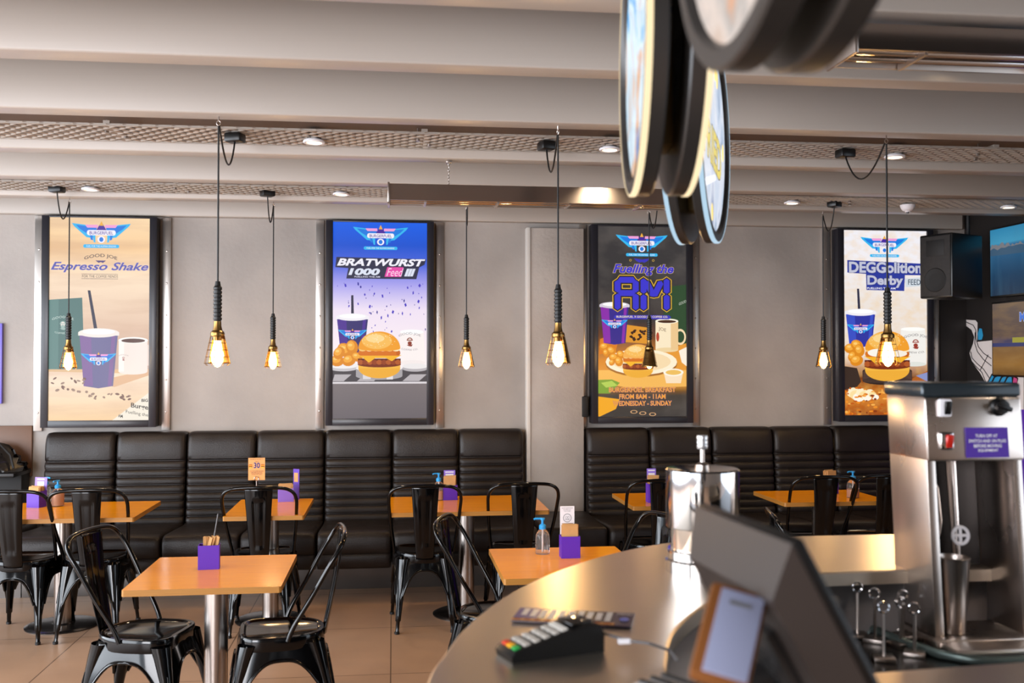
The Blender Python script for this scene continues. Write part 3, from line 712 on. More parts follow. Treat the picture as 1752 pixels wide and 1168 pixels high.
    MB().tube(cr(ctrl), .0105, 10).build('back_frame', M_chair, t, smooth=60)
    # splat with pressed panel
    mb = MB()
    zt, zb = .870, ZS-.03
    def sp(u, v):
        z = zb+(zt-zb)*v; hw = .052+.030*v; x = (u-.5)*2*hw; cv = .014*(1-(2*u-1)**2)
        y = -.175-.075*v**1.15-.0-cv-.012*math.sin(v*PI)
        if .18 < v < .85 and abs(u-.5)*2 < .5-.0*v: y += .005
        return (x, y, z)
    mb.grid(sp, 20, 28).build('splat', M_chair, t, smooth=70, solid=.003)
    MB().box((0, -.165, ZS-.012), (.10, .03, .02), bevel=.004).build('splat_bracket', M_chair, t)
    return t
chair0 = make_chair(); _first = [True]
def chair(x, y, rz, label):
    o = chair0 if _first[0] else copy_tree(chair0); _first[0] = False
    o.location = (x, y, 0); o.rotation_euler = (0, 0, math.radians(rz)); o['label'] = label
BY = 6.21
chair(-2.155, BY, -3, 'black metal chair cut by the left picture edge')
chair(-1.755, BY, 3, 'black metal chair tucked at the far left table, behind foreground chair')
chair(-.78, BY, 0, 'black metal chair pushed up to the narrow table with number card')
chair(.19, BY-.03, 0, 'black metal chair at the left end of the wide table left of the pillar')
chair(.785, BY, 0, 'black metal chair directly in front of the concrete pillar')
chair(1.66, BY+.07, 0, 'black metal chair beside the chrome canister, behind its low neighbour')
chair(2.76, BY+.12, -4, 'black metal chair at right table, standing left of the hand pump bottle')
chair(3.16, BY+.14, 2, 'black metal chair half hidden behind the steel drinks machine')
chair(-1.065, 4.49, -104, 'foreground black metal chair left of the square table')
chair(-.478, 4.45, 97, 'foreground black metal chair right of the square table, turned sideways')
chair(.48, 4.64, -106, 'black metal chair beyond the curved counter, left of the square table')
chair(1.06, 4.58, 108, 'black metal chair with low rounded back beside the chrome canister')
chair(2.09, 4.66, -103, 'black metal chair of which only the backrest shows above the monitor')

# ------------------------------------------------------------------ things on tables
TZ = .70
def caddy(x, y, rz, label, w_=.088, h=.10, dp=.07, card=0, card_side=0, nap=.06, name_m=None, tilt=0):
    t = thing('napkin_box', label, 'napkin box', (x, y, TZ), rz, 'purple napkin boxes')
    th = .003; mb = MB()
    mb.box((0, -dp/2, h/2), (w_, th, h)); mb.box((0, dp/2, h/2), (w_, th, h)); mb.box((-w_/2, 0, h/2), (th, dp, h)); mb.box((w_/2, 0, h/2), (th, dp, h)); mb.box((0, 0, .002), (w_, dp, .004))
    mb.build('box', name_m or M_purple, t, smooth=0)
    if card:
        c = MB().box((0, 0, card/2), (w_*.8 if card_side else w_, .003, card)); co = c.build('back_card', M_purpleL, t, smooth=0); co.location = (-.0, dp/2-.004, h*.6)
        MB().box((0, -.003, card-.05), (w_*.56, .001, w_*.56)).build('label_patch', M_white, co, smooth=0)
        MB().box((0, -.003, card-.012), (w_*.6, .001, .008)).build('header', M_white, co, smooth=0)
        co.rotation_euler = (math.radians(-4), 0, 0)
    if nap:
        mb = MB(); rnd = random.Random(int(x*100))
        for k in range(9):
            hh = h+nap*rnd.uniform(.75, 1.05); mb.box((rnd.uniform(-.006, .006), -dp/2+.010+k*(dp-.022)/9, hh/2+.002), (w_*.82, .0035, hh-.004), (rnd.uniform(-.08, .04), rnd.uniform(-.06, .06), 0))
        mb.build('napkins', M_napkin, t, smooth=0)
    return t
def bottle(x, y, rz, label, fill=None, h=.12, r=.032):
    t = thing('pump_bottle', label, 'bottle', (x, y, TZ), rz, 'hand pump bottles')
    MB().lathe([(.0001, 0), (r*.95, 0), (r, .006), (r, h*.66), (r*.93, h*.78), (r*.6, h*.92), (r*.36, h*.97), (r*.36, h*1.02)], (0, 0, 0), 28).build('bottle', M_clear, t)
    if fill: MB().lathe([(.0001, .003), (r*.88, .004), (r*.93, .01), (r*.93, h*fill), (.0001, h*fill)], (0, 0, 0), 24).build('liquid', mat('peach_soap', '#d9a07c', .2), t)
    MB().tube([(0, 0, .012), (0, 0, h)], .0035, 8).build('dip_tube', M_white, t)
    pm = MB().lathe([(r*.48, h*.97), (r*.5, h*1.0), (r*.5, h*1.11), (r*.34, h*1.16), (.006, h*1.18), (.006, h*1.33), (r*.32, h*1.335), (r*.34, h*1.41), (.0001, h*1.42)], (0, 0, 0), 20)
    pm.tube([(-.004, 0, h*1.385), (-.036, 0, h*1.38), (-.042, 0, h*1.35)], .0048, 8); pm.build('pump', M_blue, t)
    return t
def at(px, py, z=TZ): return onZ(px, py, z)
# far left table
p = at(60, 868); caddy(p.x, p.y+.03, math.radians(-18), 'purple box with raised card on far left table', .085, .10, .075, .12, 0, .03)
p = at(97, 866); bottle(p.x, p.y+.02, 1.2, 'pump bottle with peach soap on the far left table', .72, .115, .038)
p = at(66, 862); bottle(p.x, p.y+.14, 2.5, 'blue topped bottle hidden behind the raised purple card', None, .11, .028)
# narrow table
p = at(488, 858); caddy(p.x, p.y+.03, math.radians(8), 'purple box with tall side card beside the number 30 card', .095, .085, .07, 0, 0, .03, M_purpleL)
tt = COL.objects[-1] if False else None
def number_card(x, y, label):
    t = thing('number_stand', label, 'table number', (x, y, TZ), 0)
    MB().lathe([(.0001, .008), (.034, .008), (.036, .005), (.036, 0)], (0, 0, 0), 24).build('foot', M_steel, t)
    MB().tube([(0, 0, .006), (0, 0, .13)], .003, 8).build('rod', M_steel, t)
    MB().tube([(.014*math.cos(k*PI/8), 0, .144+.014*math.sin(k*PI/8)) for k in range(16)], .0022, 6, closed=True).build('ring_clip', M_steel, t)
    c = MB().box((0, .004, .206), (.107, .002, .145)).build('card', mat('orange_card', '#e8a560', .5), t, smooth=0)
    a = Art((206, 35, 322, 190), .107, .145, y=0)
    dk, pu = mat('card_ink', '#4c2a3c', .6), mat('card_violet', '#35206e', .6)
    a.text('WE ARE SO EXCITED TO', 218, 42, 310, 48, dk); a.text('TABLE', 252, 58, 280, 63, dk)
    a.text('30', 244, 67, 287, 107, pu, bold=.03, outline=mat('card_cream', '#f6d8a8', .6), ob=.02)
    for q in (-1, 1):
        for k, cc in enumerate(('#c05a10', '#f0a828', '#7a2a10', '#f4b838')): a.ell(264+q*42, 84+k*6, 13, 5, mat('card_food%d' % k, cc, .6), n=12)
    for k in range(4): a.text(('PUT THIS NUMBER ON YOUR', 'TABLE WHERE WE CAN SEE IT', 'AND WE WILL BRING YOUR', 'FOOD TO YOU')[k], 218+k*4, 124+k*8, 312-k*4, 129+k*8, dk)
    o = a.mb.build('print', None, t, smooth=0, weld=False); o.location = (0, .002, .1335)
p = at(438, 857); number_card(p.x, p.y+.02, 'orange number 30 card held up by a ring clip stand')
# wide table left of the pillar
p = at(770, 855); caddy(p.x, p.y+.03, 0, 'purple box with tall lilac card on table left of pillar', .094, .095, .07, .13, 1, .06)
p = at(751, 856); bottle(p.x, p.y+.03, .3, 'clear pump bottle behind the chair left of the purple box', .5, .125, .034)
# foreground left
p = at(355, 975); t = caddy(p.x, p.y+.04, math.radians(6), 'open purple box with cutlery and napkins on the foreground table', .088, .105, .06, 0, 0, 0)
mb = MB(); rnd = random.Random(9)
for k in range(12): mb.box((rnd.uniform(-.02, .032), rnd.uniform(-.02, .02), .075), (.014, .002, .13), (rnd.uniform(-.1, .1), rnd.uniform(-.05, .3), rnd.uniform(-.6, .6)))
mb.build('wooden_cutlery', M_napkin, t, smooth=0)
MB().tube([(.0, .0, .01), (.035, .02, .235)], .003, 6).build('stirrer', M_grey, t)
# middle table
p = at(977, 955); caddy(p.x, p.y+.035, 0, 'purple box stuffed with napkins and white notice card, middle table', .086, .10, .065, 0, 0, .055)
t = thing('notice_card', 'white printed notice card standing behind the napkins', 'card', (p.x-.004, p.y+.078, TZ), 0)
MB().box((0, 0, .115), (.068, .003, .23)).build('card', M_white, t, smooth=0)
a = Art((0, 0, 68, 90), .068, .09, y=0); g = mat('grey_ink', '#6a6a70', .6)
a.text('LEAVE SOME SPACE', 8, 6, 60, 11, g); a.text('BETWEEN YOU', 16, 14, 52, 18, g); a.text('AND OTHERS', 18, 21, 50, 25, g)
a.ring(34, 55, 20, 20, .12, g); a.ring(29, 53, 5, 6, .2, g); a.ring(40, 53, 5, 6, .2, g); a.rect(24, 62, 45, 64, g); a.rect(8, 80, 60, 83, g)
o = a.mb.build('print', None, t, smooth=0, weld=False); o.location = (0, -.002, .14)
p = at(930, 949); bottle(p.x, p.y+.03, 0, 'clear hand sanitiser bottle on the middle square table', None, .12, .034)
# right tables
p = at(1120, 860); caddy(p.x, p.y+.04, 0, 'purple box with kraft napkins left of the chrome canister', .075, .12, .07, .14, 1, .055)
p = at(1424, 845); caddy(p.x, p.y+.04, .3, 'napkin box mostly hidden behind a chair at the right table', .09, .11, .07, 0, 0, .05)
p = at(1463, 852); bottle(p.x, p.y+.03, .2, 'pump bottle with peach soap on the right table', .45, .125, .04)
# tall side card of the narrow table's box
p = at(495, 856); t = thing('promo_card', 'tall narrow purple card beside the lilac napkin box', 'card', (p.x+.04, p.y+.05, TZ), math.radians(-35))
MB().box((0, 0, .1), (.05, .003, .2)).build('card', M_purple, t, smooth=0)
MB().box((0, -.003, .145), (.034, .001, .06)).build('label_patch', M_napkin, t, smooth=0)

# ------------------------------------------------------------------ pendants
def pendant_proto():
    t = thing('pendant_lamp', '', 'lamp', (0, 0, 0), 0, 'work light pendants')
    # z = 0 at the cage foot, built downward from the grip
    MB().tube([(0, 0, .37), (0, 0, .345)], [.010, .014], 12).build('strain_relief', M_rubber, t)
    prof = [(.0001, .352), (.012, .352), (.017, .345)]
    z = .343
    for k in range(9): prof += [(.0185, z), (.0185, z-.009), (.015, z-.012), (.015, z-.0155)]; z -= .0165
    prof += [(.016, .192), (.0001, .192)]
    MB().lathe(prof, (0, 0, 0), 20).build('grip', M_rubber, t)
    MB().lathe([(.016, .195), (.0165, .175), (.021, .155), (.029, .148), (.031, .138), (.029, .130), (.020, .128), (.018, .11)], (0, 0, 0), 24).build('socket', M_brass, t)
    # half shield behind the bulb
    sh = MB(); sh.lathe([(.029, .132), (.034, .11), (.052, .02), (.056, .012)], (0, 0, 0), 20, a0=math.radians(20), a1=math.radians(160)); sh.build('shield', M_brass, t, solid=.0012)
    cg = MB(); R = lambda z: .030+(.132-z)*.22
    for k in range(8):
        a_ = k*PI/4+.2; cg.tube([(R(z)*math.cos(a_), R(z)*math.sin(a_), z) for z in (.132, .09, .05, .012)]+[(.046*math.cos(a_), .046*math.sin(a_), .002)], .0013, 5)
    for z in (.10, .07, .04, .012): cg.tube([(R(z)*math.cos(k*PI/12), R(z)*math.sin(k*PI/12), z) for k in range(24)], .0013, 5, closed=True)
    cg.build('cage', M_brass, t)
    MB().lathe([(.014, .118), (.016, .10), (.022, .075), (.028, .045), (.024, .018), (.012, .0), (.0001, -.006)], (0, 0, 0), 20).build('bulb', M_bulb, t)
    return t
pp = pendant_proto(); _pf = [True]; PPARTS = list(pp.children)
def pendant(px, zfoot, y, ztop, box_px, box_y, label, rz=0, power=2.0, box_z=None):
    if _pf[0]: o = pp; _pf[0] = False
    else:
        o = pp.copy(); COL.objects.link(o)
        for ch in PPARTS: copy_tree(ch, o)
    q = onY(px, 600, y); o.location = (q.x, y, zfoot); o.rotation_euler = (0, 0, rz); o['label'] = label
    # cord: up to the hook, loop down and back up to the black plug box on the tray
    bz = (box_z or ZB+.035)-.03; qb = onY(box_px, 250, box_y)
    top = ztop-zfoot; R_ = Matrix.Rotation(-rz, 3, 'Z')
    bp = R_ @ Vector((qb.x-q.x, box_y-y, bz-zfoot))
    pts = [Vector((0, 0, .36)), Vector((0, 0, top*.5+.15)), Vector((0, 0, top-.06)), Vector((0, 0, top-.012)), Vector((0, 0, top))+bp.normalized().xyz*0+Vector((bp.x*.03, bp.y*.03, 0))]
    n = 14; a_, b_ = Vector((bp.x*.03, bp.y*.03, top)), bp; sag = .17
    for k in range(1, n+1):
        u = k/n; p = a_.lerp(b_, u); p.z -= sag*4*u*(1-u)*(.7+.3*u); pts.append(p)
    MB().tube(pts, .0042, 8).build('cord', M_rubber, o)
    MB().tube([(0, 0, top+.012), (0, .0, top+.03), (.008, 0, top+.035)], .003, 6).tube([(.009*math.cos(k*PI/6), 0, top+.002+.01*math.sin(k*PI/6)) for k in range(12)], .0022, 6, closed=True).build('hook', M_steel, o)
    bx = MB().box((bp.x, bp.y, bp.z+.012), (.085, .075, .045), bevel=.01).build('plug_box', M_black, o)
    l = bpy.data.lights.new('bulb_light', 'POINT'); l.energy = power; l.color = (1, .62, .28); l.shadow_soft_size = .03
    lo = bpy.data.objects.new('bulb_light', l); COL.objects.link(lo); lo.parent = o; lo.location = (0, 0, -.03)
YN, YF = 4.47, 6.1+.02
zb_ = ZB-.03
pendant(372, 1.592, YN, zb_, 402, 4.97, 'nearer pendant left, hanging above the foreground square table', -.3, 7)
pendant(955, 1.592, YN, zb_, 935, 4.97, 'nearer pendant in the middle, in front of the pillar', -1.3, 7)
pendant(1519, 1.592, YN, zb_, 1446, 4.97, 'nearer pendant at right, in front of the egg burger screen', .15, 7)
YF = 6.84
pendant(117, 1.555, YF, zb_, 98, 6.6, 'far pendant in front of the coffee shake screen', -.2, 5)
pendant(467, 1.560, YF, zb_, 458, 6.6, 'far pendant between the coffee shake and bratwurst screens', .5, 5)
pendant(798, 1.560, YF, zb_, 800, 6.6, 'far pendant between the bratwurst screen and the pillar', -.9, 5)
pendant(1111, 1.560, YF, zb_, 1125, 6.6, 'far pendant in front of the breakfast screen, left of the round signs', 2.9, 4)
pendant(1409, 1.560, YF, zb_, 1427, 6.6, 'far pendant beside the left strip of the egg burger screen', .6, 4)

# ------------------------------------------------------------------ downlights, smoke detector
def dl_proto():
    t = thing('downlight', '', 'downlight', (0, 0, 0), 0, 'recessed downlights in the trays')
    MB().lathe([(.052, .006), (.055, .0), (.052, -.006), (.040, -.006), (.038, .0), (.038, .012)], (0, 0, 0), 28).build('ring', M_white, t)
    MB().lathe([(.0001, -.002), (.037, -.001)], (0, 0, 0), 24).build('lens', em('#ffe2b4', 5), t)
    MB().box((0, -.01, .034), (.07, .07, .042), bevel=.004).build('driver', M_black, t)
    return t
dp_ = dl_proto(); _df = [True]; DPARTS = list(dp_.children)
def downlight(px, y, z, label, power=14):
    if _df[0]: o = dp_; _df[0] = False
    else:
        o = dp_.copy(); COL.objects.link(o)
        for ch in DPARTS: copy_tree(ch, o)
    q = onY(px, 300, y); o.location = (q.x, y, z-.004); o['label'] = label
    l = bpy.data.lights.new('spot', 'SPOT'); l.energy = power; l.color = (1, .76, .5); l.spot_size = math.radians(110); l.spot_blend = .8; l.shadow_soft_size = .04
    lo = bpy.data.objects.new('spot', l); COL.objects.link(lo); lo.parent = o; lo.location = (0, 0, -.02)
y1, z1, y2, z2 = 5.08, ZB+.035, 6.58, ZB+.02
downlight(537, y1, z1, 'lit downlight in the nearer mesh tray, above the left screens', 26)
downlight(1043, y1, z1, 'downlight in the nearer mesh tray beside the round sign', 26)
downlight(1531, y1, z1, 'lit downlight in the nearer mesh tray at right', 26)
downlight(155, y2, z2, 'lit downlight in the rear tray near the far left pendant', 22)
downlight(584, y2, z2, 'lit downlight in the rear tray above the bratwurst screen', 22)
downlight(1355, y2, z2, 'lit downlight in the rear tray left of the smoke detector', 22)
downlight(1725, y2, z2, 'lit downlight in the rear tray at the far right corner', 22)
q = onY(1631, 112, 3.5); 
o = copy_tree(dp_); o.location = (q.x, 3.5, q.z); o['label'] = 'bright downlight hanging below the near beams at upper right'
MB().tube([(0, 0, .07), (0, 0, .3)], .004, 6).build('drop_rod', M_steel, o)
q = onY(1553, 358, y2)
t = thing('smoke_detector', 'white round smoke detector on the rear mesh tray', 'smoke detector', (q.x, y2, ZB+.018))
MB().lathe([(.0001, -.05), (.018, -.05), (.02, -.044), (.03, -.042), (.042, -.03), (.05, -.012), (.052, 0)], (0, 0, 0), 28).build('body', M_white, t)
MB().lathe([(.0001, -.062), (.008, -.06), (.01, -.05)], (0, 0, 0), 12).build('sensor', M_grey, t)

# ------------------------------------------------------------------ radiant heaters
def heater(xa, xb, y, z, label, chains):
    L = xb-xa; t = thing('bar_heater', label, 'heater', ((xa+xb)/2, y, z), 0, 'long bar heaters hung below the beams')
    mb = MB(); prof = [(-.10, -.045), (-.075, .045), (.075, .045), (.10, -.045), (.092, -.045), (.07, .035), (-.07, .035), (-.092, -.045)]
    n = len(prof); vs = [(-L/2, p[0], p[1]) for p in prof]+[(L/2, p[0], p[1]) for p in prof]
    mb.add(vs, [[i, (i+1) % n, n+(i+1) % n, n+i] for i in range(n)]+[[0, 1, 6, 7], [1, 2, 5, 6], [2, 3, 4, 5], [n, n+7, n+6, n+1], [n+1, n+6, n+5, n+2], [n+2, n+5, n+4, n+3]])
    mb.build('reflector', M_steel, t, smooth=20)
    for s_ in (-1, 1): MB().box((s_*(L/2), 0, -.005), (.012, .21, .105), bevel=.002).build('end_cap', M_steel, t)
    for yy in (-.035, .035): MB().tube([(-L/2+.01, yy, -.03), (L/2-.01, yy, -.03)], .014, 12).build('element_tube', M_chrome, t)
    for k in range(4): MB().box((-L/2+L*(k+.5)/4, 0, -.03), (.01, .17, .045)).build('clip', M_steel, t)
    for cx in chains:
        x = cx-(xa+xb)/2; top = ZB-z; mb = MB(); nn = int((top-.045)/.016); 
        for k in range(nn):
            zc = .05+k*(top-.05)/nn; mb.tube([((.004*math.cos(j*PI/4) if k % 2 else 0)+x, (0 if k % 2 else .004*math.cos(j*PI/4)), zc+.009*math.sin(j*PI/4)) for j in range(8)], .0014, 4, closed=True)
        mb.box((x, 0, .05), (.016, .016, .012)); mb.build('chain', M_steel, t)
        MB().box((x, 0, top-.007), (.03, .05, .014), bevel=.002).build('chain_bracket', M_steel, t)
xa, xb = onY(665, 335, 5.3).x, onY(1150, 335, 5.3).x
heater(xa, xb, 5.32, onY(760, 334, 5.32).z, 'long steel bar heater hanging in the middle on a chain', [onY(768, 300, 5.32).x, xb-.2])
xa = onY(1440, 90, 3.0).x
heater(xa, xa+1.9, 3.0, onY(1600, 82, 3.0).z, 'long steel bar heater at upper right behind the round sign', [xa+.8])

# ------------------------------------------------------------------ round hanging signs
M_rim = em('#f3dcb0', 1.3); M_rimb = em('#b8d8ee', 1.0)
M_drum = mat('sign_drum', '#2a2725', .32, spec=.6)
M_metalgold = mat('brass_letter', '#b58c2a', .35, metal=.6)
def face_mat(name, cols, sc=3.0):
    m = bpy.data.materials.new(name); m.use_nodes = True; nt = m.node_tree; b = nt.nodes['Principled BSDF']
    b.inputs['Base Color'].default_value = (.02, .02, .02, 1); b.inputs['Roughness'].default_value = .15
    tc = nt.nodes.new('ShaderNodeTexCoord'); n = nt.nodes.new('ShaderNodeTexNoise'); n.inputs['Scale'].default_value = sc; n.inputs['Detail'].default_value = 5; n.inputs['Distortion'].default_value = 1.2
    r = nt.nodes.new('ShaderNodeValToRGB'); cr = r.color_ramp; cr.elements[0].position = .32; cr.elements[0].color = lin(cols[0]); cr.elements[1].position = .68; cr.elements[1].color = lin(cols[-1])
    for i, c in enumerate(cols[1:-1]): e = cr.elements.new(.32+.36*(i+1)/(len(cols)-1)); e.color = lin(c)
    nt.links.new(tc.outputs['Object'], n.inputs['Vector']); nt.links.new(n.outputs['Fac'], r.inputs[0]); nt.links.new(r.outputs[0], b.inputs['Emission Color']); b.inputs['Emission Strength'].default_value = 1.0
    return m
def round_sign(c, yaw, label, fm1, fm2, words=None, rim=True, gap=.075, th=.055, R=.30, rims=(0, 0)):
    """two lit drums back to back; local -y and +y faces, hung on a pole"""
    t = thing('round_sign', label, 'sign', c, yaw, 'round lit signs hanging from the ceiling')
    for s_, fm in ((-1, fm1), (1, fm2)):
        ax = Vector((0, s_, 0)); g0 = gap/2
        dr = MB().lathe([(R*.6, 0), (R-.004, 0), (R, .004), (R, th-.004), (R-.004, th), (R-.026, th), (R-.030, th-.004), (R-.033, th-.012)], (0, s_*g0, 0), 64, axis=ax, caps=False).build('drum', M_drum, t, smooth=40)
        MB().lathe([(.0001, 0), (R*.6, 0)], (0, s_*g0, 0), 64, axis=ax).build('inner_plate', M_matte, dr)
        if rim: MB().lathe([(R-.0005, th-.012), (R+.0015, th-.010), (R+.0015, th-.001), (R-.003, th+.001)], (0, s_*g0, 0), 64, axis=ax, caps=False).build('light_rim', (M_rim, M_rimb)[rims[0 if s_ < 0 else 1]], dr)
        MB().lathe([(.0001, th-.0119), (R-.033, th-.0120)], (0, s_*g0, 0), 64, axis=ax).build('lit_face', fm, dr)
    MB().box((0, 0, 0), (.10, gap, .42), bevel=.004).build('spacer', mat('spacer_board', '#6f5a2c', .5), t)
    MB().box((0, 0, .06), (.105, gap*.96, .012)).build('clip_band', M_matte, t)
    MB().tube([(0, 0, .2), (0, 0, 3.1-c[2])], .016, 12).build('pole', M_matte, t)
    MB().lathe([(.05, 3.1-c[2]-.004), (.05, 3.1-c[2])], (0, 0, 0), 20).build('ceiling_plate', M_matte, t)
    if words:
        a = Art((-100, -100, 100, 100), .48, .48, y=0)
        gold = em('#f0dc7a', 1.0); 
        a.text(words, -70, -14, 74, 34, gold, bold=.03, outline=mat('dark_letter_edge', '#5a4a20', .5), ob=.02, slant=18)
        rnd = random.Random(6)
        for k in range(7):
            an = rnd.uniform(0, 2*PI); a.ell(90*math.cos(an), 90*math.sin(an), 7, 12, em('#ffe070', 1.2), n=8)
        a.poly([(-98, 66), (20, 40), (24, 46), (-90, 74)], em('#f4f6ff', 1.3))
        o = a.mb.build('lettering', None, t, smooth=0, weld=False); o.location = (0, -(gap/2+th-.0115), -.24)
    return t
SZ = 2.256
F_blue = face_mat('sky_blue_print', ['#1d6cc0', '#5db4ee', '#d8effc', '#c8dcea', '#e8a860', '#3a8ad8'], 4)
F_ice = face_mat('icy_print', ['#7f98b8', '#c3d2e6', '#e2e8f4', '#9aa9c6'], 4)
F_warm = face_mat('warm_print', ['#c8a890', '#e4d4ca', '#b9b4b0', '#f09a50'], 5)
def at_d(px, d):  # ground point at camera depth d in picture column px
    v = _F*d + _R*((px-876)/F_PX*d); return v.x, v.y
x, y = at_d(1345, 1.12); round_sign((x, y, SZ), math.radians(-93.4), 'large round sign cut by the top edge, its warm face to the left', F_warm, F_blue, rim=False, gap=.038, th=.04)
x, y = at_d(1132, 2.02); round_sign((x, y, SZ), math.radians(-98.4), 'tall dark round sign pair with a bright blue left face', F_blue, F_warm, gap=.036, th=.042)
x, y = at_d(1194, 2.87); round_sign((x, y, SZ), math.radians(63.8), 'farthest round sign pair with icy face and yellow letters', F_ice, F_ice, 'FRIED', gap=.040, th=.036, rims=(1, 1))

# ------------------------------------------------------------------ right side: speaker, televisions, wall painting
q = onY(1629, 397, 6.85); zt = q.z; zb2 = onY(1631, 508, 6.85).z; hS = zt-zb2
t = thing('loudspeaker', 'black box loudspeaker hanging in the corner above the wall painting', 'speaker', (q.x, 6.85, zb2), math.radians(-64))
MB().box((-.135, .19, hS/2), (.27, .38, hS), bevel=.01).build('cabinet', M_black, t)
MB().box((-.135, -.004, hS/2), (.245, .008, hS-.03), bevel=.003).build('grille', mat('speaker_grille', '#2b2827', .7, noise=.2, nscale=40), t)
MB().lathe([(.0001, .002), (.05, .003), (.085, .006), (.09, .003)], (-.135, -.007, hS*.28), 28, axis=Vector((0, -1, 0))).build('woofer_outline', M_matte, t)
MB().box((-.135, -.008, hS*.78), (.15, .004, .12), bevel=.002).build('horn_outline', M_matte, t)
MB().box((-.135, .39, hS*.5), (.06, .06, .12)).tube([(-.135, .41, hS*.5), (-.135, .41, 3.1-zb2)], .014, 8).build('bracket', M_matte, t)
def tv(y_far, z0, z1, label, art):
    t = thing('television', label, 'television', (4.575, y_far, z0), -PI/2, 'televisions on the right wall')
    # local: screen faces -y (towards -x in the room), x runs towards the camera
    Wd, Hh = (z1-z0)*16/9, z1-z0
    MB().box((Wd/2, .03, Hh/2), (Wd, .05, Hh), bevel=.006).build('housing', M_black, t)
    MB().box((Wd/2, .065, Hh/2), (.3, .03, .2)).build('wall_mount', M_matte, t)
    art(t, Wd, Hh)
    return t
def art_mountain(t, Wd, Hh):
    b_ = .014; W2, H2 = Wd-2*b_, Hh-2*b_
    o = MB().box((0, 0, H2/2), (W2, .001, H2)).build('display', em_grad('picture_sea', [(0, '#0b2d4a'), (.3, '#0f3f62'), (.6, '#1c5a84'), (.74, '#2d6f9c'), (.78, '#3fa0c8'), (1, '#2a8cba')], H2, '#4f86a4', .8, (2, 1, .6), .35), t, smooth=0); o.location = (Wd/2, .0044, b_)
    a = Art((0, 0, 100, 56), W2, H2); rnd = random.Random(3); P = [(0, 16)]
    for k in range(1, 40): P.append((k*2.5, 13+k*.12+rnd.uniform(-2, 2)))
    a.poly(P+[(100, 24), (60, 24), (0, 20)], em('#7d7f86', .8)); a.poly([(0, 17)]+[(k*5, 16.5+rnd.uniform(-1.5, 1.5)) for k in range(1, 20)]+[(100, 25), (0, 22)], em('#3a5c78', .8))
    o = a.mb.build('picture', None, t, smooth=0, weld=False); o.location = (Wd/2, .0038, b_)
def art_menu(t, Wd, Hh):
    b_ = .014; W2, H2 = Wd-2*b_, Hh-2*b_
    o = MB().box((0, 0, H2/2), (W2, .001, H2)).build('display', em_grad('picture_menu', [(0, '#6a4a22'), (.15, '#9a6c2c'), (.42, '#7c5a34'), (.46, '#3c3a62'), (.55, '#5a4742'), (1, '#6a5a52')], H2, '#b08a50', .8, (2, 1, 8), .3), t, smooth=0); o.location = (Wd/2, .0044, b_)
    a = Art((0, 0, 100, 56), W2, H2)
    a.text('MEET', 34, 8, 56, 15, em('#4a78d8', .9), bold=.03, outline=em('#d8d8e8', .8)); a.text('YOUR', 52, 2, 70, 7, em('#e07a3a', .9)); a.rect(25, 27, 44, 32, em('#a6a03a', .8)); a.rect(46, 23, 56, 33, em('#3a48b0', .8)); a.rect(0, 31, 60, 34, em('#30386e', .8)); a.ell(75, 42, 18, 10, em('#b87a30', .8)); a.ell(75, 38, 16, 8, em('#d8a050', .8))
    o = a.mb.build('picture', None, t, smooth=0, weld=False); o.location = (Wd/2, .0038, b_)
tv(7.2, 2.094, 2.63, 'upper television showing blue sky over mountains and sea', art_mountain)
tv(7.18, 1.49, 2.06, 'lower television showing a brown food menu', art_menu)
# painting on the right wall (flat paint on the wall), traced onto plane x = XR
t = thing('wall_painting', 'white and blue painted creature on the black wall', 'mural', (XR, 7.0, 0))
def paint(pts, m, k, mb):   # pts in zoomed picture units of the corner
    vs = []
    for x, y in pts:
        p = onX(1560+x/3.65, 360+y/3.65, XR); vs.append((-.002-.0006*k, p.y-7.0, p.z))
    mb.add(vs, [list(range(len(vs)))], m)
W_, K_, B_, P_ = mat('white_paint', '#e6dfdd', .5), mat('black_paint_line', '#161314', .5), mat('blue_paint', '#2e9bd0', .5), mat('pink_paint', '#cf4f8a', .5)
mb = MB()
paint([(316, 632), (322, 665), (345, 682), (400, 685), (412, 700), (412, 740), (410, 820), (490, 812), (620, 800), (701, 1000), (701, 1300), (520, 1300), (466, 1080), (425, 1010), (380, 950), (362, 890), (385, 830), (392, 790), (375, 745), (335, 715), (305, 685), (303, 655)], W_, 1, mb)
def stroke(pts, wd, k):
    L = []; Rr = []
    for i, (x, y) in enumerate(pts):
        x0, y0 = pts[max(i-1, 0)]; x1, y1 = pts[min(i+1, len(pts)-1)]; dx, dy = x1-x0, y1-y0; l = math.hypot(dx, dy) or 1; L.append((x-dy/l*wd, y+dx/l*wd)); Rr.append((x+dy/l*wd, y-dx/l*wd))
    for i in range(len(pts)-1): paint([L[i], L[i+1], Rr[i+1], Rr[i]], K_, k, mb)
stroke([(312, 645), (318, 680), (350, 700), (385, 715), (402, 745), (403, 800), (418, 850), (450, 890), (500, 925)], 2.5, 2)
stroke([(398, 760), (396, 830), (412, 880), (450, 930), (500, 970)], 2.5, 2)
stroke([(370, 880), (378, 920), (410, 955), (450, 990), (490, 1050)], 2.5, 2)
stroke([(366, 930), (400, 970), (440, 1010), (466, 1075)], 2.5, 2)
stroke([(480, 900), (455, 950), (428, 1000)], 2.5, 3)
paint([(425, 735), (440, 738), (448, 780), (440, 806), (418, 808), (414, 770)], B_, 3, mb)
paint([(470, 1080), (500, 1020), (560, 1000), (640, 1010), (668, 1050), (650, 1120), (600, 1150), (480, 1150)], K_, 3, mb)
paint([(478, 1080), (505, 1026), (560, 1008), (625, 1018), (630, 1090), (590, 1110), (490, 1100)], B_, 4, mb)
for q in (0, 45, 80): stroke([(500+q, 1080), (520+q, 1040), (560+q, 1022)], 5, 5)
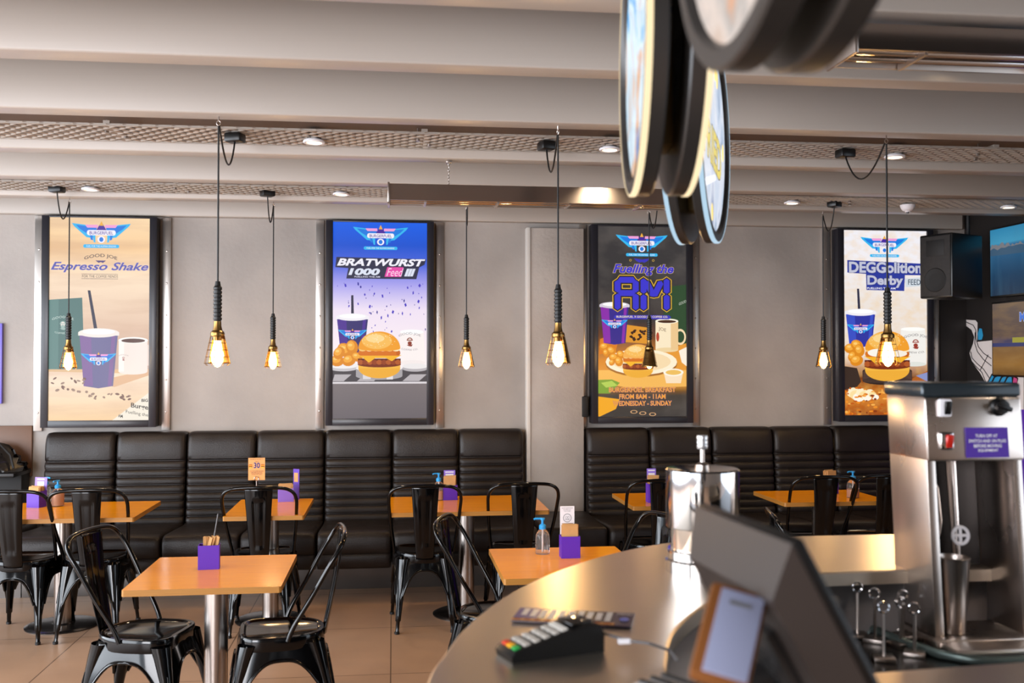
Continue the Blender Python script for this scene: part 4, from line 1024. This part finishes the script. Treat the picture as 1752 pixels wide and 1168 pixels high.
paint([(640, 1040), (662, 1050), (662, 1080), (640, 1130), (622, 1140), (632, 1090)], P_, 5, mb)
mb.build('paint', None, t, smooth=0, weld=False)
q = onX(1746, 700, XR); q2 = onX(1746, 905, XR)
tag(MB().box((XR-.01, q.y-.35, (q.z+q2.z)/2), (.02, .7, q.z-q2.z)).build('wall_sign', M_purple), 'purple panel on the right wall behind the drinks machine', 'sign')

# ------------------------------------------------------------------ counter
CZ = 1.07
def catm(P, k=8):
    P = [Vector((p[0], p[1], 0)) for p in P]; out = []
    for i in range(len(P)-1):
        p0, p1, p2, p3 = P[max(i-1, 0)], P[i], P[i+1], P[min(i+2, len(P)-1)]
        for j in range(k):
            q = j/k; out.append(.5*((2*p1)+(p2-p0)*q+(2*p0-5*p1+4*p2-p3)*q*q+(3*p1-p0-3*p2+p3)*q**3))
    return [(p.x, p.y) for p in out]+[(P[-1].x, P[-1].y)]
outer = catm([(0.03, 1.0), (.028, 1.35), (.058, 1.709), (.096, 1.874), (.160, 2.09), (.27, 2.336), (.419, 2.566), (.603, 2.771), (.82, 2.93), (1.05, 2.99), (1.40, 2.99), (2.6, 2.99)])
inner = catm([(.47, 1.0), (.465, 1.4), (.472, 1.66), (.502, 1.80), (.575, 1.99), (.706, 2.19), (.86, 2.37), (1.0, 2.45), (1.2, 2.47), (1.4, 2.475), (1.6, 2.475), (2.6, 2.475)])
t = thing('counter', 'curved brushed steel service counter in the foreground', 'counter', (1.0, 2.0, 0))
loc = lambda P: [(x-1.0, y-2.0) for x, y in P]
assert len(outer) == len(inner); n = len(outer); O_, I_ = loc(outer), loc(inner)
mb = MB(); vs = []
for (ox, oy), (ix, iy) in zip(O_, I_):
    vs += [(ox, oy, CZ-.004), (ox+(ix-ox)*.012, oy+(iy-oy)*.012, CZ), (ix-(ix-ox)*.012, iy-(iy-oy)*.012, CZ), (ix, iy, CZ-.004), (ix, iy, CZ-.035), (ox, oy, CZ-.035)]
fs = []
for i in range(n-1):
    for k in range(6): fs.append([i*6+k, (i+1)*6+k, (i+1)*6+(k+1) % 6, i*6+(k+1) % 6])
fs += [[0, 1, 2, 3, 4, 5], [(n-1)*6+k for k in range(6)][::-1]]
mb.add(vs, fs).build('worktop', M_counter, t, smooth=14)
def inset(P, Q, f): return [(a_[0]+(b_[0]-a_[0])*f, a_[1]+(b_[1]-a_[1])*f) for a_, b_ in zip(P, Q)]
def wall_ribbon(P, z0, z1, mat_, name, th=.02):
    mb = MB(); vs = []; 
    for x, y in P: vs += [(x, y, z0), (x, y, z1)]
    mb.add(vs, [[2*i, 2*i+2, 2*i+3, 2*i+1] for i in range(len(P)-1)]).build(name, mat_, t, smooth=50, solid=th)
wall_ribbon(inset(O_, I_, .12), 0.0, CZ-.035, M_matte, 'front_panel')
wall_ribbon(inset(O_, I_, .94), .0, CZ-.035, mat('steel_upstand', '#8b8a8c', .3, metal=.9), 'upstand')
wt = inset(O_, I_, .96)
poly = wt+[(1.6, -.62), (-.5, -.62)]
mb = MB().prism([(x, y) for x, y in poly], .88, .9); mb.build('lower_worktop', mat('dark_steel_top', '#4f4c4b', .25, metal=.9, noise=.1, nscale=4), t, smooth=0)
e0, e1 = onZ(1480, 1152, CZ), onZ(1800, 1126, CZ)
MB().prism([(e0.x-1, e0.y-2), (e0.x-1.0, e0.y-2.45), (e1.x+.1-1, e0.y-2.45), (e1.x+.1-1, e1.y-2)], CZ-.04, CZ).build('near_ledge', M_counter, t, smooth=0)
MB().box((.3, -.82, .5), (.7, .3, 1.0)).build('near_cabinet', M_matte, t)

# card payment terminal
A_, B2_, C_, D_ = onZ(862, 1128, CZ), onZ(895, 1150, CZ), onZ(1015, 1122, CZ), onZ(985, 1072, CZ)
c = (A_+C_)/2; c = onZ(935, 1112, CZ)
t = thing('card_terminal', 'black card payment terminal with coloured keys on the steel counter', 'card reader', (c.x+.005, c.y+.02, CZ), math.radians(-71)); t.scale = (1, 1, .84); t.location.y -= .035
mb = MB(); prof = [(-.095, .0), (-.098, .012), (-.09, .022), (-.04, .035), (.02, .052), (.055, .062), (.085, .058), (.094, .04), (.094, .0)]
hw = [.034, .036, .036, .037, .039, .042, .042, .041, .040]; vs = []
for (yy, zz), h in zip(prof, hw): vs += [(-h, yy, zz), (-h+.006, yy, zz+.003 if zz > .01 else zz), (h-.006, yy, zz+.003 if zz > .01 else zz), (h, yy, zz)]
fs = []
P = len(prof)
for i in range(P-1):
    for k in range(3): fs.append([i*4+k, i*4+k+1, (i+1)*4+k+1, (i+1)*4+k])
fs.append([i*4 for i in range(P)]); fs.append([i*4+3 for i in range(P)][::-1]); fs.append([0, 3, (P-1)*4+3, (P-1)*4])
mb.add(vs, fs).build('body', M_black, t, smooth=30)
sl = math.atan2(.030, .11)
scr = MB().box((0, .052, .0655), (.06, .045, .004), (.08, 0, 0), bevel=.001); scr.build('display', mat('display_glass', '#15120f', .05), t)
kg = mat('grey_key', '#b9b2a8', .5)
for r in range(5):
    for k in range(3):
        cm = kg
        if r == 0: cm = [mat('red_key', '#d8452a', .5), mat('yellow_key', '#f0a818', .5), mat('green_key', '#2ea04a', .5)][k]
        yy = -.082+r*.0205; zz = .0265+(yy+.09)*.26 if yy < .02 else .055
        MB().box(((k-1)*.020, yy, zz+.0005), (.016, .013, .005), (.27, 0, 0), bevel=.001).build('key', cm, t)
MB().box((0, .016, .056), (.055, .012, .004), (.28, 0, 0)).build('screen_strip', mat('pale_strip', '#d8d2c8', .5), t)
# cable of the terminal
q0 = c+Vector((.085, .055, .025)); pts = [q0]
for px, py, z in ((1075, 1096, .03), (1110, 1100, .03), (1145, 1112, .012), (1160, 1130, .006)): q = onZ(px, py, CZ+z); pts.append(q)
cab = MB().tube([Vector(p)-Vector((c.x, c.y, CZ)) for p in pts], .0028, 8)
o = cab.build('cable', M_grey); o.location = (c.x, c.y, CZ); tag(o, 'thin grey cable running from the card terminal to the right', 'cable')
q = onZ(1068, 1096, CZ+.03); MB().box((q.x-c.x, q.y-c.y, .03), (.022, .009, .009)).build('cable_tag', M_white, o)
# menu leaflet
q0, q1, q2, q3 = [onZ(*p, CZ+.004) for p in ((873, 1066), (890, 1036), (1088, 1047), (1080, 1077))]
ctr = (q0+q1+q2+q3)/4; ang = math.atan2(q3.y-q0.y, q3.x-q0.x); Wm = (q3-q0).length; Hm = (q1-q0).length
t = thing('menu_leaflet', 'printed food menu leaflet lying behind the card terminal', 'menu', (ctr.x, ctr.y, CZ), ang)
Wm = .25; Hm = .105
MB().box((0, 0, .004), (Wm, Hm, .004)).build('paper', mat('menu_dark', '#3a2d38', .25), t, smooth=0)
a = Art((0, 0, 250, 105), Wm, Hm)
a.rect(0, 88, 215, 105, mat('menu_orange', '#e89a30', .3)); a.rect(0, 0, 50, 86, mat('menu_violet', '#4a3288', .3))
wm = mat('menu_white', '#e8e2dc', .4)
for k in range(10): a.rect(12+k*20, 6+(k % 3)*4, 24+k*20, 60+(k*7) % 22, wm); 
for k in range(10): a.ell(12+k*21, 96, 8, 6, mat('menu_food', '#b85a18', .5), n=10)
a.ell(232, 60, 10, 14, mat('menu_blue', '#5a78e0', .3)); a.text('MENU', 214, 10, 246, 24, wm)
o = a.mb.build('print', None, t, smooth=0, weld=False); o.rotation_euler = (-PI/2, 0, 0); o.location = (0, -Hm/2, .0062)

# chrome canister with plunger
q = onZ(1217, 985, CZ); R_ = .094
t = thing('canister', 'tall round chrome canister with a plunger knob on the counter', 'canister', (q.x, q.y+.07, CZ))
MB().lathe([(R_+.004, 0), (R_+.004, .03), (R_-.001, .034), (R_-.001, .055), (R_-.004, .058)], (0, 0, 0), 64).build('base', M_chrome, t)
MB().lathe([(R_-.012, .055), (R_-.012, .12)], (0, 0, 0), 64).build('glass_band', mat('smoked_clear', '#cdbba8', .05, metal=.75), t)
MB().lathe([(R_, .115), (R_+.001, .118), (R_+.001, .262), (R_-.003, .266), (R_-.05, .262), (R_-.08, .262), (.0001, .262)], (0, 0, 0), 64).build('lid', M_chrome, t)
MB().tube([(0, 0, .26), (0, 0, .315)], .006, 12).lathe([(.02, .262), (.018, .275), (.007, .282)], (0, 0, 0), 24).build('plunger_rod', M_steel, t)
MB().lathe([(.0001, .352), (.014, .352), (.015, .349), (.015, .342), (.013, .34), (.015, .338), (.015, .331), (.013, .329), (.015, .327), (.015, .32), (.013, .316), (.0001, .316)], (0, 0, 0), 24).build('knob', mat('satin_steel', '#cfd0d2', .25, metal=.8), t)

# ------------------------------------------------------------------ point-of-sale monitor and customer display
def frame_obj(name, label, cat, origin, ex, ez, group=None):
    ex = ex.normalized(); ey = ez.cross(ex).normalized(); ez = ex.cross(ey).normalized()
    t = thing(name, label, cat); t.matrix_world = Matrix(((ex.x, ey.x, ez.x, origin.x), (ex.y, ey.y, ez.y, origin.y), (ex.z, ey.z, ez.z, origin.z), (0, 0, 0, 1)))
    return t
pf = onZ(1184, 864, 1.40); pn = onZ(1348, 928, 1.40)
xb_, yb_ = at_d(1515, 1.24); bn = onY(1480, 1168, pn.y); ez = (pn-bn); ex = (pn-pf)
Lm = ex.length; ezl = ez.normalized(); Hm = .31
# ex: from the far end to the near end; ey: normal of the back
t = frame_obj('till_monitor', 'large tilted black till monitor seen from behind', 'monitor', pf-ezl*Hm, ex, ez)
sgn = 1
ey = ez.cross(ex).normalized(); 
out = 1 if ey.dot(Vector((-1, -.3, .1))) > 0 else -1      # towards the camera side (back of the monitor)
M_till = mat('till_shell', '#2b2421', .42, noise=.06, nscale=4); M_till2 = mat('till_panel', '#1d1b1b', .35)
MB().box((Lm/2, out*-.008, Hm/2), (Lm, .016, Hm), bevel=.005).build('screen_bezel', M_black, t)
mb = MB(); y0, y1 = 0, out*.05
vs = [(0, y0, 0), (Lm, y0, 0), (Lm, y0, Hm), (0, y0, Hm), (.02, y1, .05), (Lm-.02, y1, .05), (Lm-.02, y1, Hm-.055), (.02, y1, Hm-.055)]
mb.add(vs, [[0, 1, 5, 4], [1, 2, 6, 5], [2, 3, 7, 6], [3, 0, 4, 7], [4, 5, 6, 7]])
mb.build('back_shell', M_till, t, smooth=0)
MB().box((Lm/2, out*.055, Hm*.42), (Lm*.55, .02, Hm*.45), bevel=.006).build('rear_cover', M_till2, t)
for k in range(7): MB().box((Lm/2, out*.0655, Hm*.3+k*.012), (Lm*.3, .002, .004)).build('vent_slot', M_black, t)
# stand down to the lower worktop
o_ = t.matrix_world
def wl(v): return t.matrix_world.inverted() @ Vector(v)
cn = t.matrix_world @ Vector((Lm/2, out*.05, Hm*.35))
foot = Vector((min(cn.x-.02, .38), cn.y, CZ))
MB().tube([wl(cn), wl((foot.x, foot.y, CZ+.08)), wl((foot.x, foot.y, CZ+.014)), wl(foot)], [.022, .024, .05, .05], 14).build('stand', M_till2, t)
# customer display: small slab facing the guests, on the counter in front of the monitor
t2 = thing('customer_display', 'small grey display on a brown shell below the till monitor', 'display', (.410, 1.17, 1.288))
t2.matrix_world = Matrix.Translation((.410, 1.17, 1.288)) @ Matrix.Rotation(-.175, 4, 'Z') @ Matrix.Rotation(-.806, 4, 'X') @ Matrix.Rotation(.314, 4, 'Y')
Ld, Hd = .055, .122
MB().box((-.005, .012, .002), (Ld+.016, .022, Hd+.012), bevel=.006).build('shell', mat('bronze_shell', '#8a552c', .35, metal=.4), t2)
MB().box((0, -.001, 0), (Ld-.002, .004, Hd-.004), bevel=.001).build('panel', mat('grey_lilac_panel', '#8488a0', .45), t2)
MB().box((0, -.0035, Hd/2-.02), (Ld*.5, .001, .006)).build('badge', M_grey, t2)
inv = t2.matrix_world.inverted()
MB().tube([inv @ Vector((.41, 1.20, 1.27)), inv @ Vector((.40, 1.25, CZ+.04)), inv @ Vector((.40, 1.25, CZ+.012)), inv @ Vector((.40, 1.25, CZ))], [.012, .012, .035, .035], 12).build('stand', M_till2, t2)
# receipt printer, bottom edge
q = onZ(1150, 1172, CZ+.05)
t = thing('receipt_printer', 'pale striped printer at the bottom edge below the display', 'printer', (q.x, q.y-.02, CZ), math.radians(32))
MB().box((0, 0, .028), (.085, .11, .056), bevel=.008).build('body', mat('pale_grey_plastic', '#b9b5b3', .35), t)
for k in range(3): MB().box((-.025+k*.025, 0, .057), (.009, .10, .003)).build('slot', M_matte, t)

# ------------------------------------------------------------------ order number stands
def ring_stand(px, py, ptop, label, rz=0, blk=False):
    q = onZ(px, py, .9); dep = (q-Vector((0, 0, CAMH))).dot(_F); h = (py-ptop)/F_PX*dep; r = .0125
    t = thing('ring_stand', label, 'card holder', (q.x, q.y, .9), rz, 'ring topped table number holders')
    MB().box((0, 0, .006), (.05, .05, .012), bevel=.002).build('foot', M_steel, t)
    MB().tube([(0, 0, .01), (0, 0, h-2*r)], .0038, 8).build('rod', M_steel, t)
    for s_ in (-1, 1): MB().tube([(r*math.cos(k*PI/9), s_*.003, h-r+r*math.sin(k*PI/9)) for k in range(18)], .002, 6, closed=True).build('ring', M_black if blk else M_chrome, t)
rs = [(1512, 1130, 1030, 'front left of the group'), (1565, 1122, 1032, 'front right, lowest of the group'), (1541, 1105, 1022, 'with overlapping rings in the middle'), (1497, 1098, 1007, 'left of the middle pair'),
      (1545, 1092, 1010, 'tallest, beside the machine'), (1467, 1090, 996, 'behind the leftmost of the group'), (1530, 1078, 1000, 'at the back by the machine'), (1445, 1084, 1004, 'leftmost, wide ring facing front'), (1430, 1060, 982, 'dark ring near the monitor edge'), (1492, 1050, 980, 'dark ring at the back')]
for i, (a_, b_, c_, l_) in enumerate(rs): ring_stand(a_, b_, c_, 'metal ring stand '+l_, random.uniform(-.8, .8), i >= 8)
q = onZ(1458, 1080, .9)
t = thing('steel_box', 'blue grey metal box standing behind the ring stands', 'box', (q.x, q.y+.14, .9), -.1)
MB().box((0, 0, .065), (.085, .06, .13), bevel=.004).build('body', mat('blue_grey_metal', '#7f93a5', .35, metal=.5), t)
MB().box((0, 0, .128), (.089, .064, .012), bevel=.002).build('lid', M_strip, t)

# ------------------------------------------------------------------ drinks mixer
p0 = onZ(1602, 1098, .92); p1 = onZ(1752, 1092, .92); yaw = math.atan2(p1.y-p0.y, p1.x-p0.x)
t = thing('drink_mixer', 'tall stainless steel drinks mixer with purple warning sticker', 'mixer', (p0.x, p0.y, .9), 0)
Wm, Dm, Hm = .258, .19, .66; LEAN = .055/.66
def lean(mb):
    mb.v = [(x, y+z*LEAN, z) for x, y, z in mb.v]; return mb
M_mix = mat('mixer_steel', '#dccfc6', .3, metal=1, noise=.04, nscale=2.5, stretch=(2, 2, 1), rvar=.05)
zb0, zh0, zh1 = .03, .463, .625
lean(MB().box((.012, Dm/2, (zb0+zh1)/2), (.024, Dm, zh1-zb0), bevel=.003)).build('side_panel', M_mix, t)
lean(MB().box((Wm-.012, Dm/2, (zb0+zh1)/2), (.024, Dm, zh1-zb0), bevel=.003)).build('side_panel', M_mix, t)
lean(MB().box((Wm/2, Dm-.01, (zb0+zh0)/2), (Wm-.05, .02, zh0-zb0))).build('back_panel', mat('mixer_dark', '#2a2626', .4, metal=.3), t)
lean(MB().box((Wm/2, Dm/2-.005, (zh0+zh1)/2), (Wm+.004, Dm+.012, zh1-zh0), bevel=.008)).build('head', M_mix, t)
lid = lean(MB().box((Wm/2, Dm/2, zh1+.018), (Wm+.012, Dm+.012, .036), bevel=.008, seg=3)).build('top_cover', mat('blue_black_cover', '#2b3338', .2, metal=.3), t)
lean(MB().box((Wm/2, -.01, .0155), (Wm+.03, Dm*.2, .03), bevel=.004)).build('base_lip', M_mix, t)
MB().box((Wm/2, Dm/2-.06, .014), (Wm+.01, Dm+.08, .026), bevel=.004).build('base_tray', M_mix, t)
# guard rail round the foot
MB().tube([(-.10, .22, .015), (-.07, .06, .012), (-.03, -.07, .011), (.02, -.12, .011), (.08, -.135, .011), (.4, -.125, .011)], .011, 10).build('guard_rail', mat('greenish_tube', '#6e7c78', .25, metal=.6), t)
yf = lambda z: -.011+z*LEAN
def front(mb, name, m, z, par=t): 
    o = mb.build(name, m, par); return o
for i, z in enumerate((.598, .515)):
    MB().box((.046, yf(z)-.006, z), (.036, .014, .046), bevel=.006).build('switch_frame', M_white if i == 0 else M_chrome, t)
    MB().box((.050, yf(z)-.014, z), (.018, .010, .034), (.25, 0, 0), bevel=.003).build('rocker_switch', M_black if i == 0 else mat('red_rocker', '#c02418', .25), t)
z = .6
MB().lathe([(.024, 0), (.024, .004), (.018, .008), (.017, .022), (.0001, .024)], (.196, yf(z), z), 24, axis=Vector((0, -1, 0))).box((.196, yf(z)-.02, z), (.045, .016, .012), (0, .35, 0), bevel=.003).build('dial', M_black, t)
z = .510
stk = MB().box((0, 0, 0), (.115, .002, .076)).build('warning_sticker', mat('sticker_purple', '#4a2796', .35), t, smooth=0); stk.location = (.157, yf(z)-.003, z+.0); stk.rotation_euler = (-math.atan(LEAN), 0, 0)
a = Art((650, 415, 1005, 640), .115, .076)
for s_, x0, x1, y0 in (('TURN OFF AT', 730, 915, 466), ('SWITCH AND UN PLUG', 672, 984, 504), ('BEFORE MOVING', 712, 945, 541), ('EQUIPMENT', 748, 915, 576)): a.text(s_, x0, y0, x1, y0+24, M_white, bold=.02)
o = a.mb.build('print', None, stk, smooth=0, weld=False); o.location = (0, -.0015, -.038)
# spindle, bent cup guide, agitator
lean(MB().tube([(.130, .10, zh0), (.130, .10, .17)], .0055, 10)).build('spindle', M_chrome, t)
lean(MB().tube([(.140, .14, zh0), (.150, .14, .04)], .009, 10)).build('support_post', M_steel, t)
mb = MB().tube([(.130+.022*math.cos(k*PI/10), .085, .262+.022*math.sin(k*PI/10)) for k in range(20)], .0045, 6, closed=True).tube([(.108, .085, .262), (.152, .085, .262)], .004, 6).tube([(.130, .085, .240), (.130, .085, .284)], .004, 6)
lean(mb).build('agitator', M_white, t)
lean(MB().tube([(.05, .09, zh0), (.055, .09, .415), (.075, .09, .385), (.08, .09, .30), (.075, .09, .27), (.065, .09, .25)], .004, 8)).build('cup_guide', M_steel, t)
tc_ = thing('mixing_cup', 'tall tapered steel cup standing inside the drinks mixer', 'cup', (p0.x+.072, p0.y+.045, .929))
MB().lathe([(.0001, .0), (.026, 0), (.028, .004), (.040, .185), (.042, .19), (.040, .192), (.038, .186), (.026, .01), (.0001, .008)], (0, 0, 0), 36).build('cup', M_steel, tc_)
